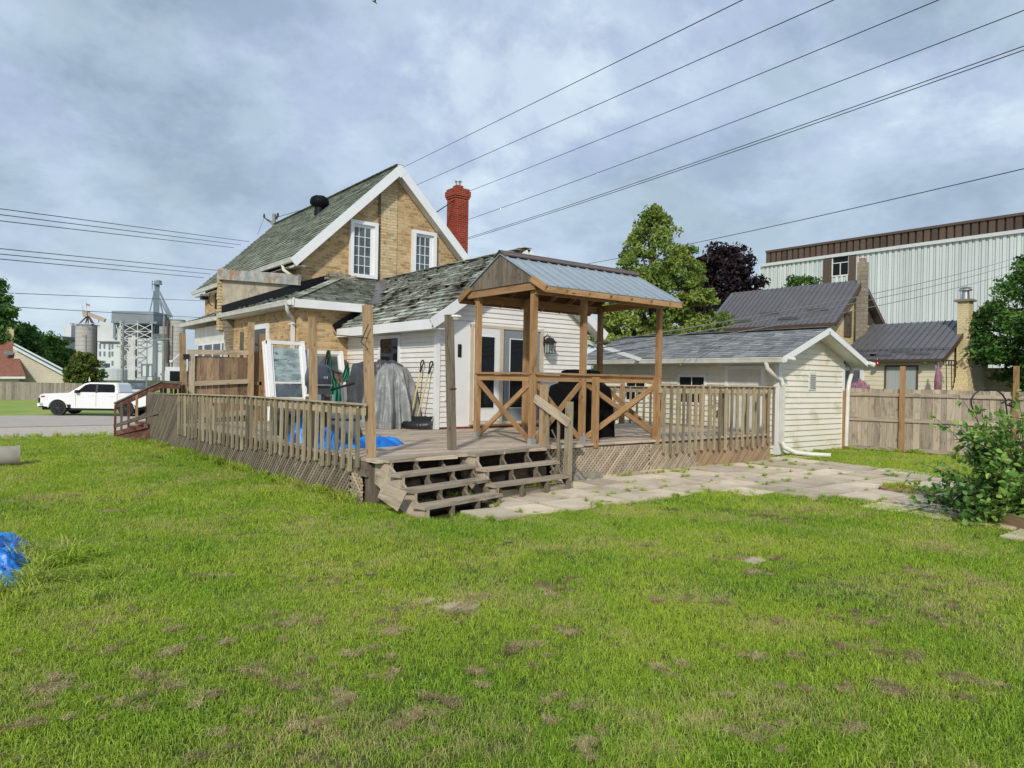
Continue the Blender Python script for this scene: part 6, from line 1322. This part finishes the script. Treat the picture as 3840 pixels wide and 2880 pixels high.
# ================= TRUCK =================
Tk=thing('pickup_truck',(0,0,0),'white four door pickup truck parked across the road beyond the left lawn','truck')
ROOT[Tk.name]=(0,0,0)
def ext(mb,prof,y0,y1,t=.5,inset=0.,m=0):
    n=len(prof);A=[(x,y0,z) for x,z in prof];B_=[(x,y1,z) for x,z in prof]
    for i in range(n): j=(i+1)%n;mb.poly([A[i],A[j],B_[j],B_[i]],None,t,m)
    mb.poly(A[::-1],None,t,m);mb.poly(B_,None,t,m)
def arch(cx,r,z0,n=10): return [(cx+r*math.cos(a),z0+r*math.sin(a)) for a in np.linspace(math.pi,0,n)]
# local frame: x 0 = front bumper, 5.9 = tail; near side y=0, far side y=2.0
def side(y,push=0):
    pr=[(.12,.52),(.02,.60),(.0,.98),(.06,1.12),(.20,1.20),(1.45,1.27),(1.62,1.28),(3.7,1.29),(3.95,1.29),(5.82,1.31),(5.85,.62),(5.35,.50)]
    pr+= [(4.62+.47*math.cos(a),.42+.47*math.sin(a)) for a in np.linspace(.12,math.pi-.12,11)]
    pr+=[(4.0,.42),(1.75,.42)]+[(1.02+.47*math.cos(a),.42+.47*math.sin(a)) for a in np.linspace(.12,math.pi-.12,11)]
    return [(x,y,z) for x,z in pr]
import bmesh
def body(prof,y0,y1,bev,name,mat,par,top_in=0.,zt=None,seg=3):
    bm=bmesh.new();vs=[bm.verts.new((x,y0,z)) for x,z in prof];f=bm.faces.new(vs);r=bmesh.ops.extrude_face_region(bm,geom=[f]);nv=[e for e in r['geom'] if isinstance(e,bmesh.types.BMVert)]
    for v in nv: v.co.y=y1
    bm.faces.ensure_lookup_table()
    if top_in and zt:
        for v in bm.verts:
            if v.co.z>zt: k=(v.co.z-zt);v.co.y+= (top_in*k if abs(v.co.y-y0)<.01 else -top_in*k)
    ed=[e for e in bm.edges if (abs(e.verts[0].co.y-e.verts[1].co.y)<1e-4 or True) and max(e.verts[0].co.z,e.verts[1].co.z)>.6 and not (abs(e.verts[0].co.y-e.verts[1].co.y)>.5)]
    bmesh.ops.bevel(bm,geom=ed,offset=bev,segments=seg,affect='EDGES',clamp_overlap=True);bmesh.ops.recalc_face_normals(bm,faces=bm.faces)
    me=bpy.data.meshes.new(name);bm.to_mesh(me);bm.free();me.materials.append(M[mat])
    for p in me.polygons: p.use_smooth=False
    o=bpy.data.objects.new(name,me);COL.objects.link(o);o.parent=par;ROOT[o.name]=(0,0,0);return o
prof=[(x,z) for x,_,z in side(0)]
bd=body(prof,0,2.0,.045,'body','paint',Tk)
cab=[(1.50,1.24),(2.32,1.80),(2.62,1.87),(4.0,1.86),(4.13,1.78),(4.25,1.24)]
cb_=body(cab,.06,1.94,.05,'cab','paint',Tk,.22,1.3)
def sidepanel(pts,mat,name,par,y=-.002,z0=1.3,k=.22,base=.06):
    b=MB();b.poly([(x,base+max(0,z-z0)*k-.012,z) for x,z in pts]);b.poly([(x,2.0-base-max(0,z-z0)*k+.012,z) for x,z in pts]);return b.build(name,mat,par)
sidepanel([(1.98,1.33),(2.40,1.73),(2.62,1.79),(2.98,1.79),(2.98,1.33)],'glass','side_window',cb_);sidepanel([(3.08,1.33),(3.08,1.79),(3.88,1.78),(3.98,1.68),(4.0,1.36),(3.95,1.33)],'glass','side_window',cb_)
sidepanel([(2.97,1.3),(2.97,1.8),(3.09,1.8),(3.09,1.3)],'blackpl','door_pillar',cb_)
b=MB();b.poly([(1.585,.18,1.31),(1.585,1.82,1.31),(2.28,1.70,1.785),(2.28,.30,1.785)]);b.build('windscreen','glasslight',cb_)
for i,x in enumerate((1.02,4.62)):
    for y in (.03,1.72):
        wv=MB();wv.cone((x,y,.42),(x,y+.25,.42),.42,.42,32);wh=wv.build('wheel','tyre',Tk)
        wv=MB();wv.cone((x,y-.012,.42),(x,y+.02,.42),.29,.29,28)
        rim=wv.build('rim','blackpl',wh);wv=MB()
        for a in np.linspace(0,2*math.pi,7)[:-1]: wv.beam((x,y-.02,.42),(x+.27*math.cos(a),y-.02,.42+.27*math.sin(a)),.025,.06,(0,1,0))
        wv.cone((x,y-.035,.42),(x,y,.42),.05,.06,12);wv.build('spokes','darkgrey',wh)
for x in (1.02,4.62):
    b=MB();pts=[(x+.5*math.cos(a),-.012,.42+.5*math.sin(a)) for a in np.linspace(.05,math.pi-.05,14)];b.tube(pts,.028,6);b.build('arch_trim','paint',Tk);b=MB();b.box(x-.44,x+.44,.25,1.75,.35,.86);b.build('wheel_well','blackpl',Tk)
b=MB();b.box(1.6,4.0,.02,.12,.30,.38);b.box(.1,.65,.2,1.8,.3,.5);b.box(1.55,5.6,.3,1.7,.35,.6);b.build('running_board','blackpl',Tk)
b=MB();b.box(-.02,.04,.1,1.9,.72,.98);b.box(.0,.1,-.004,.3,.70,.98);b.box(.02,.3,-.005,.0,.45,.52);b.build('grille','blackpl',Tk)
b=MB();b.box(-.02,.14,.02,.5,1.0,1.08);b.box(-.02,.14,1.5,1.98,1.0,1.08);hl=b.build('headlight','silver',Tk);b=MB();b.box(.14,.34,-.006,.1,1.0,1.09);b.build('marker_lens','redlamp',hl)
b=MB();b.box(-.06,.25,.0,2.0,.50,.68);b.build('front_bumper','paint',Tk)
b=MB();b.box(1.98,2.14,-.2,.05,1.27,1.42);b.box(2.02,2.12,-.2,-.02,1.27,1.44);b.build('wing_mirror','blackpl',Tk)
for x in (2.72,3.78): b=MB();b.box(x,x+.24,-.03,0,1.13,1.16);b.build('door_handle','paint',Tk)
b=MB()
for x in (1.95,3.03,4.16): b.box(x,x+.012,-.004,.0,.5,1.27)
b.box(4.2,5.82,.0,.05,1.315,1.335);b.box(4.2,5.82,1.95,2.,1.315,1.335);b.build('panel_gap','blackpl',Tk)
b=MB();b.box(1.45,1.7,-.03,.0,.42,.62);b.box(5.1,5.25,-.03,.0,.42,.62);b.build('mud_flap','blackpl',Tk)
b=MB();b.box(5.80,5.87,.0,.18,.85,1.25);b.build('tail_light','redlamp',Tk);b=MB();b.box(5.8,5.95,.1,1.9,.5,.62);b.build('rear_bumper','silver',Tk)
b=MB();b.tube([(2.55,.25,1.86),(2.55,.25,2.02)],.01,5);b.poly([(2.55,.25,2.22),(2.62,.25,1.95),(2.5,.25,1.95)]);b.build('roof_flag','flag',Tk)
tl_=dep(R1(316,1250),39.2);tr_=dep(R1(316+900,1240),39.2)
ang=math.atan2(0.0,1.0)+math.radians(-37.6)+math.radians(6.0)
Tk.location=(tl_[0],tl_[1],gz(0,44)+.065);Tk.rotation_euler=(0,0,ang)
# second parked vehicle glimpsed behind the bed
Vn=thing('parked_car',(0,0,0),'dark roofed off road car glimpsed behind the truck bed','car');ROOT[Vn.name]=(0,0,0)
def vb(pts): 
    b=MB();ext(b,pts,0,1.7);return b
o1=body([(0,.5),(0,1.0),(.1,1.05),(1.2,1.12),(1.25,1.1),(3.9,1.1),(3.9,.5)],0,1.7,.04,'body','farwhite',Vn)
o2=body([(1.15,1.08),(1.45,1.72),(3.8,1.75),(3.85,1.08)],.08,1.62,.04,'cab','blackpl',Vn,.12,1.1)
b=MB();b.poly([(1.17,.2,1.14),(1.17,1.5,1.14),(1.42,1.45,1.66),(1.42,.25,1.66)]);b.build('windscreen','glasslight',o2)
for x in (.75,3.1):
    for y in (0,1.45): wv=MB();wv.cone((x,y,.38),(x,y+.25,.38),.38,.38,20);wv.build('wheel','tyre',Vn)
q=dep(Z2(830,905),57);Vn.location=(q[0]+.3,q[1]+.2,-.84);Vn.rotation_euler=(0,0,math.atan2(FH[1],FH[0])+.5)
# ================= GRASS AND SMALL GROWTH =================
def blademesh(name,n,rad,h,wd,mat,lean=.35,seed=0,curl=.5,spread=None):
    rg=np.random.default_rng(seed);b=MB()
    for i in range(n):
        a=rg.uniform(0,2*math.pi);q=rad*math.sqrt(rg.uniform());x,y=q*math.cos(a),q*math.sin(a);hh=h*rg.uniform(.45,1.25);d=rg.normal(0,lean,2);w_=wd*rg.uniform(.7,1.3);pa=rg.uniform(0,math.pi);px,py=math.cos(pa)*w_,math.sin(pa)*w_;t=float(rg.uniform())
        p1=(x+d[0]*hh*.4,y+d[1]*hh*.4,hh*.6);p2=(x+d[0]*hh*(1+curl),y+d[1]*hh*(1+curl),hh*(1-.3*np.hypot(*d)))
        b.poly([(x-px,y-py,-.005),(x+px,y+py,-.005),(p1[0]+px*.8,p1[1]+py*.8,p1[2]),(p1[0]-px*.8,p1[1]-py*.8,p1[2])],None,t);b.poly([(p1[0]-px*.8,p1[1]-py*.8,p1[2]),(p1[0]+px*.8,p1[1]+py*.8,p1[2]),p2],[(0,0),(1,0),(1,1)],t)
    me=b.build(name,mat);return me
def hide(o): 
    for c in list(o.users_collection): c.objects.unlink(o)
    SRC.objects.link(o)
SRC=bpy.data.collections.new('grass_sources')
def scatter(name,label,cat,pos,scl,srcs,matname):
    col=bpy.data.collections.new(name+'_tufts')
    for s_ in srcs:
        for c in list(s_.users_collection): c.objects.unlink(s_)
        col.objects.link(s_)
    me=bpy.data.meshes.new(name);me.from_pydata([tuple(p) for p in pos],[],[]);a=me.attributes.new('scl','FLOAT','POINT');a.data.foreach_set('value',np.array(scl,np.float32));me.materials.append(M[matname])
    o=bpy.data.objects.new(name,me);COL.objects.link(o)
    ng=bpy.data.node_groups.new(name,'GeometryNodeTree');ng.interface.new_socket('Geometry',in_out='INPUT',socket_type='NodeSocketGeometry');ng.interface.new_socket('Geometry',in_out='OUTPUT',socket_type='NodeSocketGeometry')
    n=ng.nodes;l=ng.links;gi=n.new('NodeGroupInput');go=n.new('NodeGroupOutput');ip=n.new('GeometryNodeInstanceOnPoints');ci=n.new('GeometryNodeCollectionInfo');ci.inputs[0].default_value=col;ci.inputs['Separate Children'].default_value=True;ci.inputs['Reset Children'].default_value=True
    rv=n.new('FunctionNodeRandomValue');rv.data_type='FLOAT_VECTOR';rv.inputs[0].default_value=(-.06,-.06,0);rv.inputs[1].default_value=(.06,.06,6.283)
    na=n.new('GeometryNodeInputNamedAttribute');na.data_type='FLOAT';na.inputs[0].default_value='scl'
    mp=n.new('GeometryNodeMeshToPoints');l.new(gi.outputs[0],mp.inputs[0]);l.new(mp.outputs[0],ip.inputs['Points']);l.new(ci.outputs[0],ip.inputs['Instance']);ip.inputs['Pick Instance'].default_value=True;l.new(rv.outputs[0],ip.inputs['Rotation']);l.new(na.outputs['Attribute'],ip.inputs['Scale']);l.new(ip.outputs[0],go.inputs[0])
    md=o.modifiers.new('scatter','NODES');md.node_group=ng;return tag(o,label,cat,kind='stuff')
def on_lawn(x,y):
    if in_patio(x,y) : return False
    if in_patio(x+.12,y-.0) and in_patio(x-.1,y) : return False
    if 4.0-.068*(y-8.2)-.08<x and y>8.15 and x<13.6 and not (y>13 and x>7.4): 
        if x<13.55: return False
    if 4.1<x<7.3 and 6.75+.25*(x-4.1)<y<9: return False
    if 14.5<x<17.55 and y>9: return False
    if x>9.9 and x<12 and y<3.3: return False
    return True
pos=[];scl=[];rg=np.random.default_rng(99)
for yy in np.arange(.8,29.5,.0001)[:0]: pass
def visible(x,y):
    d=np.array([x,y,0])-C0;z=d@f_
    if z<.6: return None
    px=CX+F*(d@r_)/z;py=CY-F*(d@u_)/z
    return z if (-250<px<4100 and py<3250) else None
for lo,hi,den,sc_ in ((0,5.5,130,.8),(5.5,9,80,.9),(9,14,46,1.1),(14,24,24,1.4)):
    n=int(den*40*40)
    # sample in the view wedge only
    sp=den**-.5;GXs,GYs=np.meshgrid(np.arange(-6,24,sp),np.arange(0,25,sp));GXs=(GXs+rg.uniform(-.5,.5,GXs.shape)*sp).ravel();GYs=(GYs+rg.uniform(-.5,.5,GYs.shape)*sp).ravel()
    for x,y in zip(GXs,GYs):
        z=math.hypot(x,y)
        if not(lo<=z<hi): continue
        if visible(x,y) is None or not on_lawn(x,y): continue
        if y>21.4+1.6*mnoise.noise((x*.35,3.3,0)) and x<8: 
            if rg.uniform()<.75 or y>24: continue
        if any(math.hypot(x-bx_,y-by_)<br_-.01 for bx_,by_,br_ in bare): continue
        pos.append((x,y,gz(x,y)));scl.append(sc_*rg.uniform(.75,1.25)*(1+.25*mnoise.noise((x*.5,y*.5,9.))))
src=[blademesh('grass_tuft',110,.12,.042,.0022,'blade',.5,i) for i in range(6)]
scatter('grass','short green and yellowed lawn grass covering the yard','grass',pos,scl,src,'blade')
print('tufts',len(pos))
# dead clippings
pos=[];scl=[]
pc=[(onZ(D(*p)),k,r_s) for p,k,r_s in (((290,1100),30,.35),((270,1080),20,.3),((120,1075),12,.2),((1200,1270),30,.22),((1010,1310),22,.22),((1700,1115),40,.5),((1640,1110),18,.3),((1760,1112),18,.3),((1610,1210),22,.3),((1650,1240),12,.25),((1390,1180),12,.15),((2010,1180),20,.4),((1970,1250),14,.3),((1500,1300),20,.3),((1330,1170),8,.12),((800,1400),26,.4),((400,1390),26,.4),((740,1520),22,.35),((560,1480),22,.35),((240,1500),20,.35),((960,1500),20,.35),((1180,1380),16,.25),((1800,1340),18,.3),((1900,1420),18,.35),((1640,1420),14,.3),((90,1480),16,.3),((420,1630),14,.25),((1260,1620),10,.15),((1210,1530),10,.12),((1440,1440),10,.12),((2100,1250),14,.25),((2050,1330),14,.3),((650,1260),14,.3),((430,1250),12,.25),((160,1560),14,.25),((860,1330),12,.2),((1080,1440),16,.3),((600,1370),16,.3),((1300,1090),10,.2),((700,1120),12,.3),((1850,1500),14,.25),((1700,1590),12,.2),((2120,1500),14,.25))]
for q,k,r_s in pc:
    for _ in range(int(k*.5)): cl=rg.integers(0,5);x=q[0]+r_s*.8*math.cos(cl*2.4+q[0])+rg.normal(0,.06);y=q[1]+r_s*.5*math.sin(cl*2.4+q[1])+rg.normal(0,.045);z=math.hypot(x,y);pos.append((x,y,gz(x,y)+.02));scl.append(rg.uniform(.5,1.0))
for _ in range(1500):
    x=rg.uniform(-4,14);y=rg.uniform(1.5,13)
    if visible(x,y) and on_lawn(x,y) and mnoise.noise((x*.8,y*.8,7.7))>.05: pos.append((x,y,gz(x,y)+.025));scl.append(rg.uniform(.3,.7))
src=[blademesh('straw_tuft',80,.05,.022,.0018,'straw',1.9,50+i,.6) for i in range(4)]
scatter('dead_grass','dry brown clumps of mown grass scattered over the lawn','dead grass',pos,scl,src,'straw')
# taller weeds along the deck, patio joints and shoulder
pos=[];scl=[]
for x,y,z in weedp:
    for _ in range(rg.integers(1,5)): pos.append((x+rg.normal(0,.05),y+rg.normal(0,.03),.01));scl.append(rg.uniform(.35,.75))
for _ in range(150): y=rg.uniform(8.2,18);pos.append((4.0-.068*(y-8.2)-.1-abs(rg.normal(0,.07)),y,gz(0,y)));scl.append(rg.uniform(.6,1.6))
for _ in range(40): x=rg.uniform(4.2,7.);pos.append((x,7.5+.25*(x-4.1)+rg.normal(0,.15),.0));scl.append(rg.uniform(.5,1.2))
for _ in range(40): x=rg.uniform(7.3,13.4);pos.append((x,8.35+rg.normal(0,.05),.0));scl.append(rg.uniform(.3,.8))
for _ in range(150): x=rg.uniform(-1,6.);y=22+rg.normal(0,.8);pos.append((x,y,gz(0,y)));scl.append(rg.uniform(.5,1.6))
for _ in range(70): s_=rg.uniform(0,fl_);c=fa+fd*s_+fn*.12;pos.append((c[0],c[1],0));scl.append(rg.uniform(.5,1.4))
for _ in range(40): pos.append((GX+rg.uniform(0,3),GY-.08+rg.normal(0,.03),0));scl.append(rg.uniform(.4,1.))
for _ in range(50): a=rg.uniform(0,6.28);pos.append((11.5+.33*math.cos(a)*rg.uniform(.6,1.5),4.85+.33*math.sin(a)*rg.uniform(.6,1.4),.02));scl.append(rg.uniform(.4,.9))
for _ in range(60): pos.append((.35+rg.normal(0,.25),6.9+rg.normal(0,.6),0));scl.append(rg.uniform(.7,1.5))
src=[blademesh('weed_tuft',34,.035,.12,.0042,'blade',.6,80+i,.7) for i in range(4)]
scatter('weeds','taller green weeds growing in paving joints and along deck, fence and road edge','weeds',pos,scl,src,'blade')
# small bird at the very top of the picture
q=dep((1404,6),40);b=MB();X_=Rr;b.tube([q-X_*.14+[0,0,.05],q,q+X_*.16-[0,0,.12]],[.01,.05,.012],8);b.poly([q,q+X_*.1,q+X_*.02+[0,0,.35]-Ff*.3]);b.poly([q,q+X_*.1,q+X_*.02+[0,0,.35]+Ff*.3]);one('bird',b,'iron','small dark bird flying at the top edge of the sky','bird',tuple(q))
